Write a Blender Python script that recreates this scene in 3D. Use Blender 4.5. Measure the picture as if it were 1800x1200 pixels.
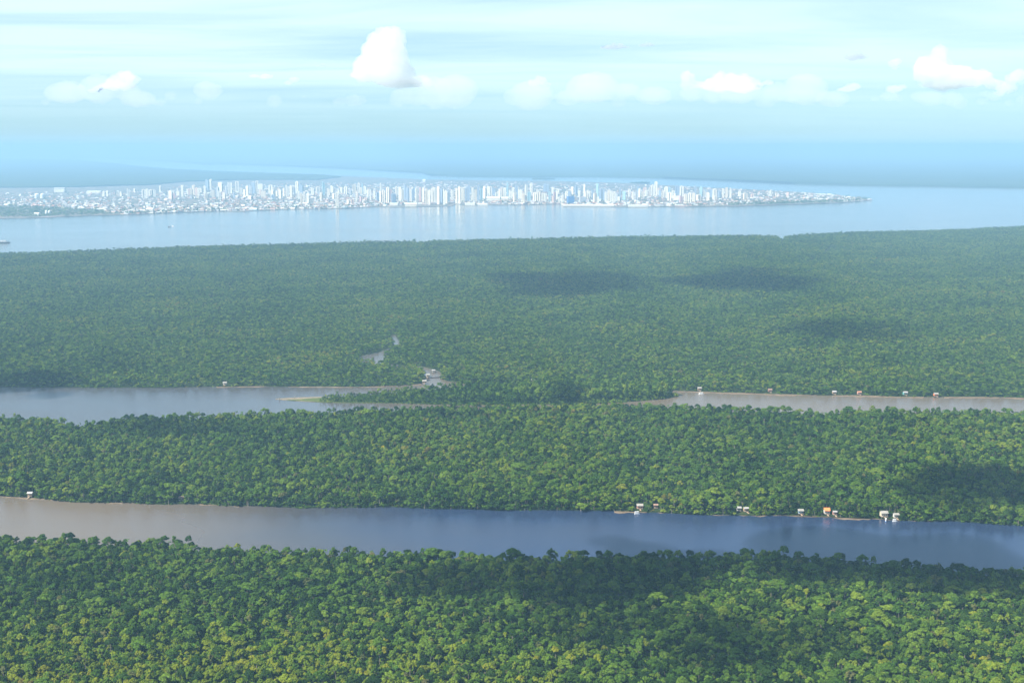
import bpy, bmesh, math, random
import numpy as np
from mathutils import Vector, Matrix, noise as mnoise

# ------------------------------------------------------------------ camera
for o in list(bpy.data.objects):
    bpy.data.objects.remove(o)
SC = bpy.context.scene
COL = SC.collection
FPX, CAM_H, HORIZON = 2200.0, 380.0, 258.5          # focal length in px of the 1800 px frame
PITCH = math.atan((600 - HORIZON) / FPX)
cam_d = bpy.data.cameras.new('camera')
cam_d.sensor_width = 36.0
cam_d.lens = FPX * 36.0 / 1800.0
cam_d.clip_start = 1.0
cam_d.clip_end = 400000.0
cam = bpy.data.objects.new('camera', cam_d)
COL.objects.link(cam)
cam.location = (0, 0, CAM_H)
cam.rotation_euler = (math.pi / 2 - PITCH, 0, 0)
SC.camera = cam

# ------------------------------------------------------------------ sky, sun, exposure
SUN_EL = math.radians(50)
SUN_AZ = math.radians(238)                           # compass from +Y (view direction), clockwise: behind, to the left
SUN_DIR = Vector((math.sin(SUN_AZ) * math.cos(SUN_EL), math.cos(SUN_AZ) * math.cos(SUN_EL), math.sin(SUN_EL)))
world = bpy.data.worlds.new('World')
SC.world = world
world.use_nodes = True
wn, wl = world.node_tree.nodes, world.node_tree.links
wn.clear()
w_out = wn.new('ShaderNodeOutputWorld')
w_bg = wn.new('ShaderNodeBackground')
w_bg.inputs['Strength'].default_value = 0.058
sky = wn.new('ShaderNodeTexSky')
sky.sky_type = 'NISHITA'
sky.sun_disc = False
sky.sun_elevation = SUN_EL
sky.sun_rotation = SUN_AZ
sky.altitude = 300
sky.air_density = 1.0
sky.dust_density = 0.1
sky.ozone_density = 3.0
# thin streaky cirrus on a plane high above, all round the sky
w_tc = wn.new('ShaderNodeTexCoord')
w_sep = wn.new('ShaderNodeSeparateXYZ')
wl.new(w_tc.outputs['Generated'], w_sep.inputs[0])
w_z = wn.new('ShaderNodeMath'); w_z.operation = 'MAXIMUM'; w_z.inputs[1].default_value = 0.0
wl.new(w_sep.outputs['Z'], w_z.inputs[0])
w_za = wn.new('ShaderNodeMath'); w_za.operation = 'ADD'; w_za.inputs[1].default_value = 0.035
wl.new(w_z.outputs[0], w_za.inputs[0])
def wdiv(sock, k):
    d = wn.new('ShaderNodeMath'); d.operation = 'DIVIDE'
    wl.new(sock, d.inputs[0]); wl.new(w_za.outputs[0], d.inputs[1])
    m = wn.new('ShaderNodeMath'); m.operation = 'MULTIPLY'; m.inputs[1].default_value = k
    wl.new(d.outputs[0], m.inputs[0])
    return m.outputs[0]
w_cmb = wn.new('ShaderNodeCombineXYZ')
wl.new(wdiv(w_sep.outputs['X'], 0.26), w_cmb.inputs[0])
wl.new(wdiv(w_sep.outputs['Y'], 0.62), w_cmb.inputs[1])
w_ns = wn.new('ShaderNodeTexNoise')
w_ns.inputs['Scale'].default_value = 1.0
w_ns.inputs['Detail'].default_value = 9
w_ns.inputs['Roughness'].default_value = 0.58
w_ns.inputs['Distortion'].default_value = 0.5
wl.new(w_cmb.outputs[0], w_ns.inputs['Vector'])
w_rm = wn.new('ShaderNodeMapRange')
w_rm.inputs['From Min'].default_value = 0.26
w_rm.inputs['From Max'].default_value = 0.58
w_rm.inputs['To Min'].default_value = 0.42
w_rm.inputs['To Max'].default_value = 0.97
wl.new(w_ns.outputs[0], w_rm.inputs['Value'])
w_mix = wn.new('ShaderNodeMix'); w_mix.data_type = 'RGBA'
w_mix.inputs[7].default_value = (6.4, 8.3, 8.6, 1)      # sunlit ice cloud
w_hi = wn.new('ShaderNodeMapRange')                         # the veil thins out towards the zenith, where the river mirrors clear blue
w_hi.inputs['From Min'].default_value = 0.12
w_hi.inputs['From Max'].default_value = 0.34
w_hi.inputs['To Min'].default_value = 1.0
w_hi.inputs['To Max'].default_value = 0.15
wl.new(w_sep.outputs['Z'], w_hi.inputs['Value'])
w_cov = wn.new('ShaderNodeMath'); w_cov.operation = 'MULTIPLY'
w_lo = wn.new('ShaderNodeMapRange')                         # and gives way to plain haze just above the horizon
w_lo.inputs['From Min'].default_value = 0.012; w_lo.inputs['From Max'].default_value = 0.055
w_lo.inputs['To Min'].default_value = 0.15; w_lo.inputs['To Max'].default_value = 1.0
wl.new(w_sep.outputs['Z'], w_lo.inputs['Value'])
w_c1 = wn.new('ShaderNodeMath'); w_c1.operation = 'MULTIPLY'
wl.new(w_rm.outputs[0], w_c1.inputs[0]); wl.new(w_lo.outputs[0], w_c1.inputs[1])
wl.new(w_c1.outputs[0], w_cov.inputs[0]); wl.new(w_hi.outputs[0], w_cov.inputs[1])
wl.new(w_cov.outputs[0], w_mix.inputs[0])
w_tint = wn.new('ShaderNodeMix'); w_tint.data_type = 'RGBA'; w_tint.blend_type = 'MULTIPLY'
w_tint.inputs[0].default_value = 1.0
w_tint.inputs[7].default_value = (0.54, 0.79, 1.05, 1)     # the photograph's cool balance
wl.new(sky.outputs[0], w_tint.inputs[6])
wl.new(w_tint.outputs[2], w_mix.inputs[6])
wl.new(w_mix.outputs[2], w_bg.inputs['Color'])
wl.new(w_bg.outputs[0], w_out.inputs['Surface'])

sun_d = bpy.data.lights.new('sun', 'SUN')
sun_d.energy = 5.0
sun_d.angle = math.radians(0.53)
sun_d.color = (1.0, 0.94, 0.82)
sun = bpy.data.objects.new('sun', sun_d)
COL.objects.link(sun)
sun.rotation_euler = SUN_DIR.to_track_quat('Z', 'Y').to_euler()

SC.view_settings.view_transform = 'Standard'
SC.view_settings.look = 'None'
SC.view_settings.exposure = 1.22
SC.view_settings.gamma = 1.0
SC.view_settings.use_curve_mapping = False
SC.render.engine = 'CYCLES'
cy = SC.cycles
cy.max_bounces = 10; cy.diffuse_bounces = 2; cy.glossy_bounces = 2
cy.transmission_bounces = 2; cy.volume_bounces = 8; cy.transparent_max_bounces = 12
cy.use_denoising = True
cy.caustics_reflective = False; cy.caustics_refractive = False

# ------------------------------------------------------------------ helpers
RNG = np.random.default_rng(7)
random.seed(11)
CT, ST = math.cos(PITCH), math.sin(PITCH)

def ground(px, py, z=0.0):
    """where the line of sight through a pixel of the 1800x1200 frame meets height z"""
    a, b = (px - 900) / FPX, -(py - 600) / FPX
    d = Vector((a, CT + b * ST, -ST + b * CT))
    t = (z - CAM_H) / d.z
    return Vector((d.x * t, d.y * t, z))

def at_dist(px, py, dist):
    a, b = (px - 900) / FPX, -(py - 600) / FPX
    d = Vector((a, CT + b * ST, -ST + b * CT))
    t = dist / d.y
    return Vector((d.x * t, dist, CAM_H + d.z * t))

def project(p):
    """pixel of world points (n,3)"""
    v = p - np.array([0, 0, CAM_H])
    dep = v[:, 1] * CT - v[:, 2] * ST
    up = v[:, 1] * ST + v[:, 2] * CT
    return 900 + FPX * v[:, 0] / dep, 600 - FPX * up / dep, dep

def mesh_from(name, verts, faces, mat=None, smooth=False):
    me = bpy.data.meshes.new(name)
    me.from_pydata([tuple(v) for v in verts], [], [tuple(f) for f in faces])
    me.update()
    if smooth:
        for p in me.polygons: p.use_smooth = True
    if mat is not None:
        for m in (mat if isinstance(mat, (list, tuple)) else [mat]): me.materials.append(m)
    return me

def obj(name, me, parent=None, loc=None, rotz=0.0, scale=None):
    o = bpy.data.objects.new(name, me)
    COL.objects.link(o)
    if parent is not None: o.parent = parent
    if loc is not None: o.location = loc
    o.rotation_euler = (0, 0, rotz)
    if scale is not None: o.scale = scale
    return o

def tag(o, label=None, cat=None, group=None, kind=None):
    if label: o['label'] = label
    if cat: o['category'] = cat
    if group: o['group'] = group
    if kind: o['kind'] = kind
    return o

ORD = ['leftmost','second','third','fourth','fifth','sixth','seventh','eighth','ninth','tenth','eleventh','twelfth','thirteenth','fourteenth','fifteenth','sixteenth','seventeenth','eighteenth','nineteenth','twentieth','twenty-first','twenty-second','twenty-third','twenty-fourth','twenty-fifth','twenty-sixth','twenty-seventh','twenty-eighth','twenty-ninth','thirtieth','thirty-first','thirty-second','thirty-third','thirty-fourth','thirty-fifth','thirty-sixth','thirty-seventh','thirty-eighth','thirty-ninth','fortieth']
def single_out(items):
    """items: (object, base label, category, x): look-alikes are told apart by their order from the left"""
    by = {}
    for it in items: by.setdefault(it[1], []).append(it)
    for lab, ls in by.items():
        ls.sort(key=lambda q: q[3])
        for k, (o, _, cat, x) in enumerate(ls):
            if len(ls) == 1: tag(o, lab, cat)
            else:
                w = 'leftmost' if k == 0 else 'rightmost' if k == len(ls) - 1 else (ORD[k] + ' from left') if k < len(ORD) else 'towards the right'
                tag(o, lab + ', ' + w, cat, lab)

class MB:
    """collects simple solids into one mesh"""
    def __init__(s): s.v, s.f, s.m = [], [], []
    def add(s, v, f, m=0):
        n = len(s.v); s.v += [tuple(q) for q in v]
        s.f += [tuple(i + n for i in q) for q in f]; s.m += [m] * len(f)
        return s
    def box(s, x0, x1, y0, y1, z0, z1, m=0):
        v = [(x0,y0,z0),(x1,y0,z0),(x1,y1,z0),(x0,y1,z0),(x0,y0,z1),(x1,y0,z1),(x1,y1,z1),(x0,y1,z1)]
        return s.add(v, [(3,2,1,0),(4,5,6,7),(0,1,5,4),(1,2,6,5),(2,3,7,6),(3,0,4,7)], m)
    def gable(s, x0, x1, y0, y1, z0, z1, t=0.12, m=0):
        """pitched roof, ridge along x, thickness t"""
        ym = (y0 + y1) / 2
        v = []
        for dz in (0, t):
            v += [(x0,y0,z0+dz),(x1,y0,z0+dz),(x1,y1,z0+dz),(x0,y1,z0+dz),(x0,ym,z1+dz),(x1,ym,z1+dz)]
        f = [(0,4,5,1),(2,5,4,3),(6,7,11,10),(8,9,10,11),(0,1,7,6),(2,3,9,8),(0,6,10,4),(4,10,9,3),(1,5,11,7),(5,2,8,11)]
        return s.add(v, f, m)
    def tube(s, p, q, r0, r1, n=6, m=0):
        p, q = Vector(p), Vector(q)
        d = (q - p).normalized(); a = d.orthogonal().normalized(); b = d.cross(a)
        v = [c + (a*math.cos(k*2*math.pi/n) + b*math.sin(k*2*math.pi/n))*r for c, r in ((p,r0),(q,r1)) for k in range(n)]
        f = [(k,(k+1)%n,n+(k+1)%n,n+k) for k in range(n)] + [tuple(range(n-1,-1,-1)), tuple(range(n,2*n))]
        return s.add(v, f, m)
    def mesh(s, name, mats, smooth=False):
        me = mesh_from(name, s.v, s.f, mats, smooth)
        me.polygons.foreach_set('material_index', s.m)
        return me

# ------------------------------------------------------------------ materials
def new_mat(name):
    m = bpy.data.materials.new(name); m.use_nodes = True
    nt = m.node_tree; nt.nodes.clear()
    out = nt.nodes.new('ShaderNodeOutputMaterial')
    return m, nt, out

def N(nt, t, **kw):
    n = nt.nodes.new(t)
    for k, v in kw.items():
        if k in n.inputs.keys(): n.inputs[k].default_value = v
        else: setattr(n, k, v)
    return n

def ramp(nt, stops):
    r = nt.nodes.new('ShaderNodeValToRGB')
    e = r.color_ramp.elements
    while len(e) < len(stops): e.new(0.5)
    for k, (p, c) in enumerate(stops):
        e[k].position = p; e[k].color = (*c, 1)
    return r

def plain(name, col, rough=0.7, var=0.12, scale=1.5):
    """painted / weathered surface with uneven colour"""
    m, nt, out = new_mat(name)
    b = N(nt, 'ShaderNodeBsdfPrincipled', Roughness=rough)
    tc = N(nt, 'ShaderNodeTexCoord')
    ns = N(nt, 'ShaderNodeTexNoise', Scale=scale, Detail=5.0)
    nt.links.new(tc.outputs['Object'], ns.inputs['Vector'])
    r = ramp(nt, [(0.25, tuple(c*(1-var*2) for c in col)), (0.75, tuple(min(1, c*(1+var)) for c in col))])
    nt.links.new(ns.outputs[0], r.inputs[0]); nt.links.new(r.outputs[0], b.inputs['Base Color'])
    nt.links.new(b.outputs[0], out.inputs['Surface'])
    return m

def foliage(name, stops, trans=0.14, patch=0.0045):
    """leaf colour: one tone per tree, drifting in patches over the forest like stands of one kind"""
    m, nt, out = new_mat(name)
    oi = N(nt, 'ShaderNodeObjectInfo')
    ns = N(nt, 'ShaderNodeTexNoise', Scale=patch, Detail=4.0, Roughness=0.6)
    nt.links.new(oi.outputs['Location'], ns.inputs['Vector'])
    mr = N(nt, 'ShaderNodeMapRange'); mr.inputs['From Min'].default_value = 0.3; mr.inputs['From Max'].default_value = 0.7
    nt.links.new(ns.outputs[0], mr.inputs['Value'])
    mx = N(nt, 'ShaderNodeMath', operation='MULTIPLY'); mx.inputs[1].default_value = 0.60
    nt.links.new(oi.outputs['Random'], mx.inputs[0])
    ma = N(nt, 'ShaderNodeMath', operation='MULTIPLY_ADD'); ma.inputs[1].default_value = 0.48
    nt.links.new(mr.outputs[0], ma.inputs[0]); nt.links.new(mx.outputs[0], ma.inputs[2])
    r = ramp(nt, stops)
    nt.links.new(ma.outputs[0], r.inputs[0])
    # leaf to leaf unevenness
    tc = N(nt, 'ShaderNodeTexCoord')
    n2 = N(nt, 'ShaderNodeTexNoise', Scale=0.55, Detail=3.0)
    nt.links.new(tc.outputs['Object'], n2.inputs['Vector'])
    hs = N(nt, 'ShaderNodeMapRange'); hs.inputs['From Min'].default_value = 0.3; hs.inputs['From Max'].default_value = 0.7
    hs.inputs['To Min'].default_value = 0.6; hs.inputs['To Max'].default_value = 1.4
    nt.links.new(n2.outputs[0], hs.inputs['Value'])
    vm = N(nt, 'ShaderNodeVectorMath', operation='SCALE')
    nt.links.new(r.outputs[0], vm.inputs[0]); nt.links.new(hs.outputs[0], vm.inputs['Scale'])
    d = N(nt, 'ShaderNodeBsdfDiffuse'); t = N(nt, 'ShaderNodeBsdfTranslucent')
    nt.links.new(vm.outputs[0], d.inputs['Color']); nt.links.new(vm.outputs[0], t.inputs['Color'])
    mxs = N(nt, 'ShaderNodeMixShader'); mxs.inputs[0].default_value = trans
    nt.links.new(d.outputs[0], mxs.inputs[1]); nt.links.new(t.outputs[0], mxs.inputs[2])
    nt.links.new(mxs.outputs[0], out.inputs['Surface'])
    return m

M = {}
M['leaf'] = foliage('leaf_green', [(0.0,(0.015,0.040,0.008)),(0.3,(0.040,0.088,0.011)),(0.55,(0.076,0.140,0.015)),(0.78,(0.116,0.178,0.019)),(0.92,(0.165,0.205,0.020)),(1.0,(0.150,0.130,0.025))])
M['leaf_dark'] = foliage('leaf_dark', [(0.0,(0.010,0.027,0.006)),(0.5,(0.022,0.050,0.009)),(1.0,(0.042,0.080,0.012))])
M['leaf_lime'] = foliage('leaf_lime', [(0.0,(0.085,0.150,0.012)),(0.5,(0.130,0.185,0.014)),(0.85,(0.190,0.215,0.016)),(1.0,(0.26,0.235,0.018))])
M['leaf_grey'] = foliage('leaf_grey', [(0.0,(0.06,0.085,0.025)),(0.5,(0.10,0.115,0.035)),(1.0,(0.14,0.135,0.05))])
M['leaf_palm'] = foliage('leaf_palm', [(0.0,(0.028,0.070,0.011)),(0.5,(0.055,0.12,0.016)),(1.0,(0.10,0.16,0.02))])
M['bark'] = plain('bark', (0.16, 0.14, 0.11), 0.9, 0.25, 2.0)

def floor_mat():
    m, nt, out = new_mat('forest_floor')
    g = N(nt, 'ShaderNodeNewGeometry')
    ns = N(nt, 'ShaderNodeTexNoise', Scale=0.05, Detail=7.0, Roughness=0.65)
    nt.links.new(g.outputs['Position'], ns.inputs['Vector'])
    r = ramp(nt, [(0.3,(0.018,0.03,0.012)),(0.55,(0.035,0.055,0.018)),(0.75,(0.07,0.065,0.035))])
    nt.links.new(ns.outputs[0], r.inputs[0])
    d = N(nt, 'ShaderNodeBsdfDiffuse'); nt.links.new(r.outputs[0], d.inputs['Color'])
    nt.links.new(d.outputs[0], out.inputs['Surface'])
    return m
M['floor'] = floor_mat()

def land_mat(name, stops, scale, detail=8.0):
    m, nt, out = new_mat(name)
    g = N(nt, 'ShaderNodeNewGeometry')
    ns = N(nt, 'ShaderNodeTexNoise', Scale=scale, Detail=detail, Roughness=0.62)
    nt.links.new(g.outputs['Position'], ns.inputs['Vector'])
    r = ramp(nt, stops)
    nt.links.new(ns.outputs[0], r.inputs[0])
    d = N(nt, 'ShaderNodeBsdfDiffuse'); nt.links.new(r.outputs[0], d.inputs['Color'])
    nt.links.new(d.outputs[0], out.inputs['Surface'])
    return m
M['far_land'] = land_mat('far_woodland', [(0.3,(0.03,0.048,0.022)),(0.5,(0.045,0.066,0.03)),(0.7,(0.07,0.085,0.045)),(0.85,(0.11,0.11,0.07))], 0.0011)
M['city_ground'] = land_mat('city_ground', [(0.30,(0.05,0.075,0.04)),(0.45,(0.11,0.11,0.09)),(0.55,(0.24,0.20,0.17)),(0.72,(0.33,0.27,0.23))], 0.012)
M['mud'] = land_mat('tidal_mud', [(0.3,(0.10,0.078,0.052)),(0.55,(0.17,0.13,0.09)),(0.75,(0.26,0.205,0.145))], 0.09)
M['sand'] = land_mat('river_sand', [(0.3,(0.13,0.11,0.075)),(0.7,(0.25,0.21,0.15))], 0.12)
M['marsh'] = land_mat('marsh_grass', [(0.3,(0.05,0.08,0.025)),(0.6,(0.10,0.12,0.04)),(0.8,(0.18,0.16,0.08))], 0.08)

def water_mat(name, mud, rough, wave, strength):
    m, nt, out = new_mat(name)
    dif = N(nt, 'ShaderNodeBsdfDiffuse')
    b = N(nt, 'ShaderNodeBsdfGlossy', Roughness=rough)
    b.inputs['Color'].default_value = (1, 1, 1, 1)
    fr = N(nt, 'ShaderNodeFresnel', IOR=1.42)
    mxw = N(nt, 'ShaderNodeMixShader')
    nt.links.new(fr.outputs[0], mxw.inputs[0]); nt.links.new(dif.outputs[0], mxw.inputs[1]); nt.links.new(b.outputs[0], mxw.inputs[2])
    g = N(nt, 'ShaderNodeNewGeometry')
    n1 = N(nt, 'ShaderNodeTexNoise', Scale=0.0032, Detail=5.0, Roughness=0.55)
    mp = N(nt, 'ShaderNodeMapping'); mp.inputs['Scale'].default_value = (0.45, 1.0, 1.0)
    nt.links.new(g.outputs['Position'], mp.inputs['Vector']); nt.links.new(mp.outputs[0], n1.inputs['Vector'])
    # sediment brown and painted sky-reflection blue: near river bluer rightwards, channel browner
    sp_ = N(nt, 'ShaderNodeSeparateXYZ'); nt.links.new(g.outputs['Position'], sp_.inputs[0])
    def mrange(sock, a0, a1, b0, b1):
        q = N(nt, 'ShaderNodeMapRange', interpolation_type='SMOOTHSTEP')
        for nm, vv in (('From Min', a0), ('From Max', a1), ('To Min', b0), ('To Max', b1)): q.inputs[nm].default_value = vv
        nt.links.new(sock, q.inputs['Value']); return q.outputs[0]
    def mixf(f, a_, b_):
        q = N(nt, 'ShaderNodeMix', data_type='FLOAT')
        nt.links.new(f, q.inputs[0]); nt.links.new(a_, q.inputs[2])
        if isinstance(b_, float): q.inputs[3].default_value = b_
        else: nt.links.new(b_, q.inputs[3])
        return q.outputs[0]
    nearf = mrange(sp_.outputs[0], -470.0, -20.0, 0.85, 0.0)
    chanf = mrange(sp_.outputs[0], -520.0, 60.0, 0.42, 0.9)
    silt_sky_mix = mixf(mrange(sp_.outputs[1], 1400.0, 1700.0, 0.0, 1.0), nearf, chanf)
    silt_sky_mix = mixf(mrange(sp_.outputs[1], 2400.0, 3800.0, 0.0, 1.0), silt_sky_mix, 0.62)
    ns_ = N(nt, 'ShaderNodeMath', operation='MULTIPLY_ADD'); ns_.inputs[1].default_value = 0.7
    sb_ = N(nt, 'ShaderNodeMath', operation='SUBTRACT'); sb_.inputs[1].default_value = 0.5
    nt.links.new(n1.outputs[0], sb_.inputs[0]); nt.links.new(sb_.outputs[0], ns_.inputs[0]); nt.links.new(silt_sky_mix, ns_.inputs[2])
    r = ramp(nt, [(0.0, (0.020, 0.034, 0.075)), (0.35, (0.050, 0.050, 0.058)), (1.0, (0.150, 0.118, 0.082))])  # blue end is sky reflection painted into the base colour, brown end sediment
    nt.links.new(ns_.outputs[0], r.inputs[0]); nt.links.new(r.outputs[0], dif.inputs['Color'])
    n2 = N(nt, 'ShaderNodeTexNoise', Scale=wave, Detail=4.0, Roughness=0.6)
    nt.links.new(g.outputs['Position'], n2.inputs['Vector'])
    # wind lanes: calmer and choppier water
    mr = N(nt, 'ShaderNodeMapRange'); mr.inputs['From Min'].default_value = 0.35; mr.inputs['From Max'].default_value = 0.65
    mr.inputs['To Min'].default_value = strength*0.45; mr.inputs['To Max'].default_value = strength*1.4
    nt.links.new(n1.outputs[0], mr.inputs['Value'])
    bp = N(nt, 'ShaderNodeBump', Distance=1.0)
    nt.links.new(mr.outputs[0], bp.inputs['Strength'])
    nt.links.new(n2.outputs[0], bp.inputs['Height']); nt.links.new(bp.outputs[0], b.inputs['Normal'])
    nt.links.new(mxw.outputs[0], out.inputs['Surface'])
    return m
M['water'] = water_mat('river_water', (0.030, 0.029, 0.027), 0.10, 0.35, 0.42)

# ------------------------------------------------------------------ water and land
WATER_Z = 0.0
S = 90000.0
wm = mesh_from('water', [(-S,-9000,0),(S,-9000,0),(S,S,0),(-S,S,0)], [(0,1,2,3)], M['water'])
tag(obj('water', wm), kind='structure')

def shore(pts, z=0.0, step=18.0, jit=3.0, seed=0):
    """shoreline through pixels at height z, roughened; returns xy list"""
    g = [ground(x, y, z) for x, y in pts]
    out = []
    for a, b in zip(g[:-1], g[1:]):
        n = max(1, min(40, int((b - a).length / step)))
        for k in range(n): out.append(a.lerp(b, k / n))
    out.append(g[-1])
    res = []
    for k, p in enumerate(out):
        q = 1.0 if 0 < k < len(out) - 1 else 0.0
        sc = max(1.0, p.y / 1500)
        nx = mnoise.noise(Vector((p.x * 0.02 / sc, p.y * 0.02 / sc, seed * 7.3)))
        ny = mnoise.noise(Vector((p.x * 0.02 / sc, p.y * 0.02 / sc, seed * 7.3 + 50)))
        res.append((p.x + nx * jit * q * 2, p.y + ny * jit * q * 2))
    return res

def land(name, poly, z, mat, depth=2.0, label=None):
    n = len(poly)
    v = [(x, y, z) for x, y in poly] + [(x, y, z - depth) for x, y in poly]
    f = [tuple(range(n))] + [(k, k + n, (k + 1) % n + n, (k + 1) % n) for k in range(n)]
    a = sum(poly[k][0]*poly[(k+1)%n][1] - poly[(k+1)%n][0]*poly[k][1] for k in range(n))
    if a < 0: f = [tuple(reversed(q)) for q in f]
    return tag(obj(name, mesh_from(name, v, f, mat)), kind='structure')

TREE_H = 14.0
# near bank (under the camera): its far shore is seen over the crowns
near_shore = shore([(-700,925),(-300,930),(0,938),(120,942),(250,944),(350,950),(440,956),(520,957),(600,963),(690,964),(780,964),
                    (900,967),(1000,966),(1100,970),(1200,967),(1300,968),(1400,971),(1500,977),(1600,983),(1700,992),(1800,994),(2100,1004),(2500,1015)], TREE_H, 14, 5, 1)
near_poly = near_shore + [(near_shore[-1][0]+4000, -3000.0), (near_shore[0][0]-4000, -3000.0)]
land('near_bank', near_poly, 1.2, M['floor'])
# middle island
mid_near = shore([(-700,850),(-300,862),(0,872),(100,880),(200,883),(320,884),(400,889),(600,892),(800,894),(1000,897),(1100,899),(1200,901),
                  (1300,904),(1400,907),(1500,911),(1600,915),(1700,919),(1800,924),(2100,938),(2500,955)], 0, 14, 4, 2)
mid_far = shore([(-700,722),(-300,723),(0,727),(60,729),(110,735),(140,741),(172,738),(200,730),(300,725),(400,724),(470,721),(520,718),(600,716),
                 (700,713),(800,709.5),(1000,706),(1160,707),(1250,712),(1350,715),(1450,720),(1500,716),(1600,716),(1800,720),(2100,725),(2500,730)], TREE_H, 18, 5, 3)
mid_poly = mid_near + mid_far[::-1]
land('middle_island', mid_poly, 1.2, M['floor'])
# low wooded spit in the channel behind it
spit_far = shore([(505,701),(560,698),(640,694),(700,690),(760,686),(800,681),(850,679),(930,678.5),(1000,679.5),(1100,683),(1160,688),(1192,693)], 2.0, 14, 3, 4)
spit_near = shore([(505,703.5),(560,706),(640,708),(720,710),(800,711),(900,711.5),(1000,711),(1100,707.5),(1160,702),(1192,696.5)], 0, 14, 3, 5)
spit_poly = spit_near + spit_far[::-1]
land('marsh_spit', spit_poly, 0.7, M['marsh'], 1.5)
# far island
farisl_near = shore([(-900,680),(-300,680),(0,680),(200,681),(350,680.5),(450,679),(600,680),(700,678.5),(738,675),(748,666),(757,655),(772,655),(776,664),(786,670),
                     (810,674),(900,675),(1000,675.5),(1100,681),(1200,687),(1300,690),(1400,693),(1600,696.5),(1800,699),(2100,703),(2600,709)], 0, 20, 4, 6)
farisl_far = shore([(-900,470),(-300,453),(0,443),(100,440),(200,436),(300,432),(400,429.5),(500,427),(600,424),(700,422),(740,423.5),(770,420.5),(800,420),(900,418),(1000,416),(1100,413.5),(1200,413),
                    (1300,411.5),(1362,412.5),(1369,414.5),(1373,419),(1376,419),(1382,413.5),(1400,411),(1450,408.5),(1500,406),(1600,404),(1700,401),(1800,396),(2100,388),(2600,376)], TREE_H, 60, 10, 7)
farisl_poly = farisl_near + farisl_far[::-1]
land('far_island', farisl_poly, 1.2, M['floor'])
# creeks cut into the far island: short reaches of water on the land sheet
def creek(pts, seed):
    L, R = [], []
    P = [ground(x, y) for x, y, w in pts]
    for k, p in enumerate(P):
        w = pts[k][2] / 2
        t = (P[min(k+1, len(P)-1)] - P[max(k-1, 0)]).normalized()
        nrm = Vector((-t.y, t.x, 0))
        L.append((p + nrm * w).to_2d()); R.append((p - nrm * w).to_2d())
    return [tuple(q) for q in L] + [tuple(q) for q in R[::-1]]
CREEKS = [creek([(766,664,30),(756,654,30),(735,647,22),(700,644,16),(668,641,26),(650,636,48),(656,627,44),(676,620,20),(700,610,14),(690,590,12)], 1),
          creek([(1450,447,8),(1456,441,20),(1463,436,18),(1470,432,8)], 4)]
for cpoly in CREEKS:
    n = len(cpoly)
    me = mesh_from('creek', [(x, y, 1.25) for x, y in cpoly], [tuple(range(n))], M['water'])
    bm = bmesh.new(); bm.from_mesh(me); bmesh.ops.recalc_face_normals(bm, faces=bm.faces)
    for fc in bm.faces:
        if fc.normal.z < 0: fc.normal_flip()
    bm.to_mesh(me); bm.free()
    tag(obj('creek', me), kind='structure')

# city peninsula
city_near = shore([(-1200,394),(-400,389),(0,384.5),(60,383.5),(130,381),(180,379),(220,378),(300,374.5),(345,373),(380,371.5),(420,372.5),(450,370.5),(500,368),(600,367),(660,364),(690,365),(700,365),(790,362.5),
                   (800,358.5),(818,361),(900,361),(985,358.5),(990,363),(1100,364.5),(1200,364),(1300,363),(1400,359.5),(1480,357),(1530,352.5)], 0, 80, 10, 8)
city_far = shore([(1530,351.5),(1500,346.5),(1450,341.5),(1400,337.5),(1320,333.5),(1240,330),(1190,327),(1110,322.5),(1050,320.5),(980,318.5),(900,318),(820,317),(760,316),(700,313.5),(600,309.5),
                  (480,305.5),(400,302.5),(300,297.5),(235,291.5),(200,286.5),(120,280),(-200,277),(-1200,276)], 0, 160, 20, 9)
city_poly = city_near + city_far
land('city_peninsula', city_poly, 2.0, M['city_ground'], 3.0)
# woodland on the left of the peninsula and behind it (canopy seen from far off, edge rough)
def canopy(name, poly, top, mat):
    n = len(poly)
    tz = [top * (0.62 + 0.5 * abs(mnoise.noise(Vector((x*0.006, y*0.006, 3))))) for x, y in poly]
    c = np.array(poly); ctr = c.mean(0)
    v = [(x, y, 0.5) for x, y in poly] + [(x, y, t) for (x, y), t in zip(poly, tz)]
    inn = [tuple(p + (ctr - p) / np.linalg.norm(ctr - p) * 60) for p in c]
    v += [(x, y, top) for x, y in inn]
    f = []
    for k in range(n):
        k2 = (k + 1) % n
        f += [(k, k2, k2 + n, k + n), (k + n, k2 + n, k2 + 2*n, k + 2*n)]
    f.append(tuple(range(2*n, 3*n)))
    a = sum(poly[k][0]*poly[(k+1)%n][1] - poly[(k+1)%n][0]*poly[k][1] for k in range(n))
    if a < 0: f = [tuple(reversed(q)) for q in f]
    return tag(obj(name, mesh_from(name, v, f, mat)), kind='structure')
back_wood = shore([(-1200,334),(-400,333),(0,331),(120,330),(260,326),(330,320),(420,317),(560,317),(600,312),(560,309),(480,306.5),(400,303.5),(300,298.5),
                   (240,293),(205,288),(120,281.5),(-200,278.5),(-1200,277.5)], 0, 120, 20, 10)
canopy('back_woodland', back_wood, 20.0, M['far_land'])
mangrove = shore([(-1200,391),(-400,386.5),(0,383.6),(60,382.8),(130,380.4),(176,378.4),(190,375),(180,371),(140,368.5),(90,366),(40,364.5),(-100,364),(-1200,362)], 0, 60, 8, 11)
mainland = shore([(-3000,268),(-200,274),(60,275.5),(125,277),(200,279.5),(260,281.5),(350,287.5),(430,290),(500,292.5),(600,296.5),(680,300.5),(745,304.5),(765,309),(820,311),(900,311.5),(1050,311.5),
                  (1170,313.5),(1200,315),(1300,319),(1400,323.5),(1500,326.5),(1650,328.5),(1800,331),(2300,336),(3200,340)], 0, 220, 30, 12)
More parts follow.
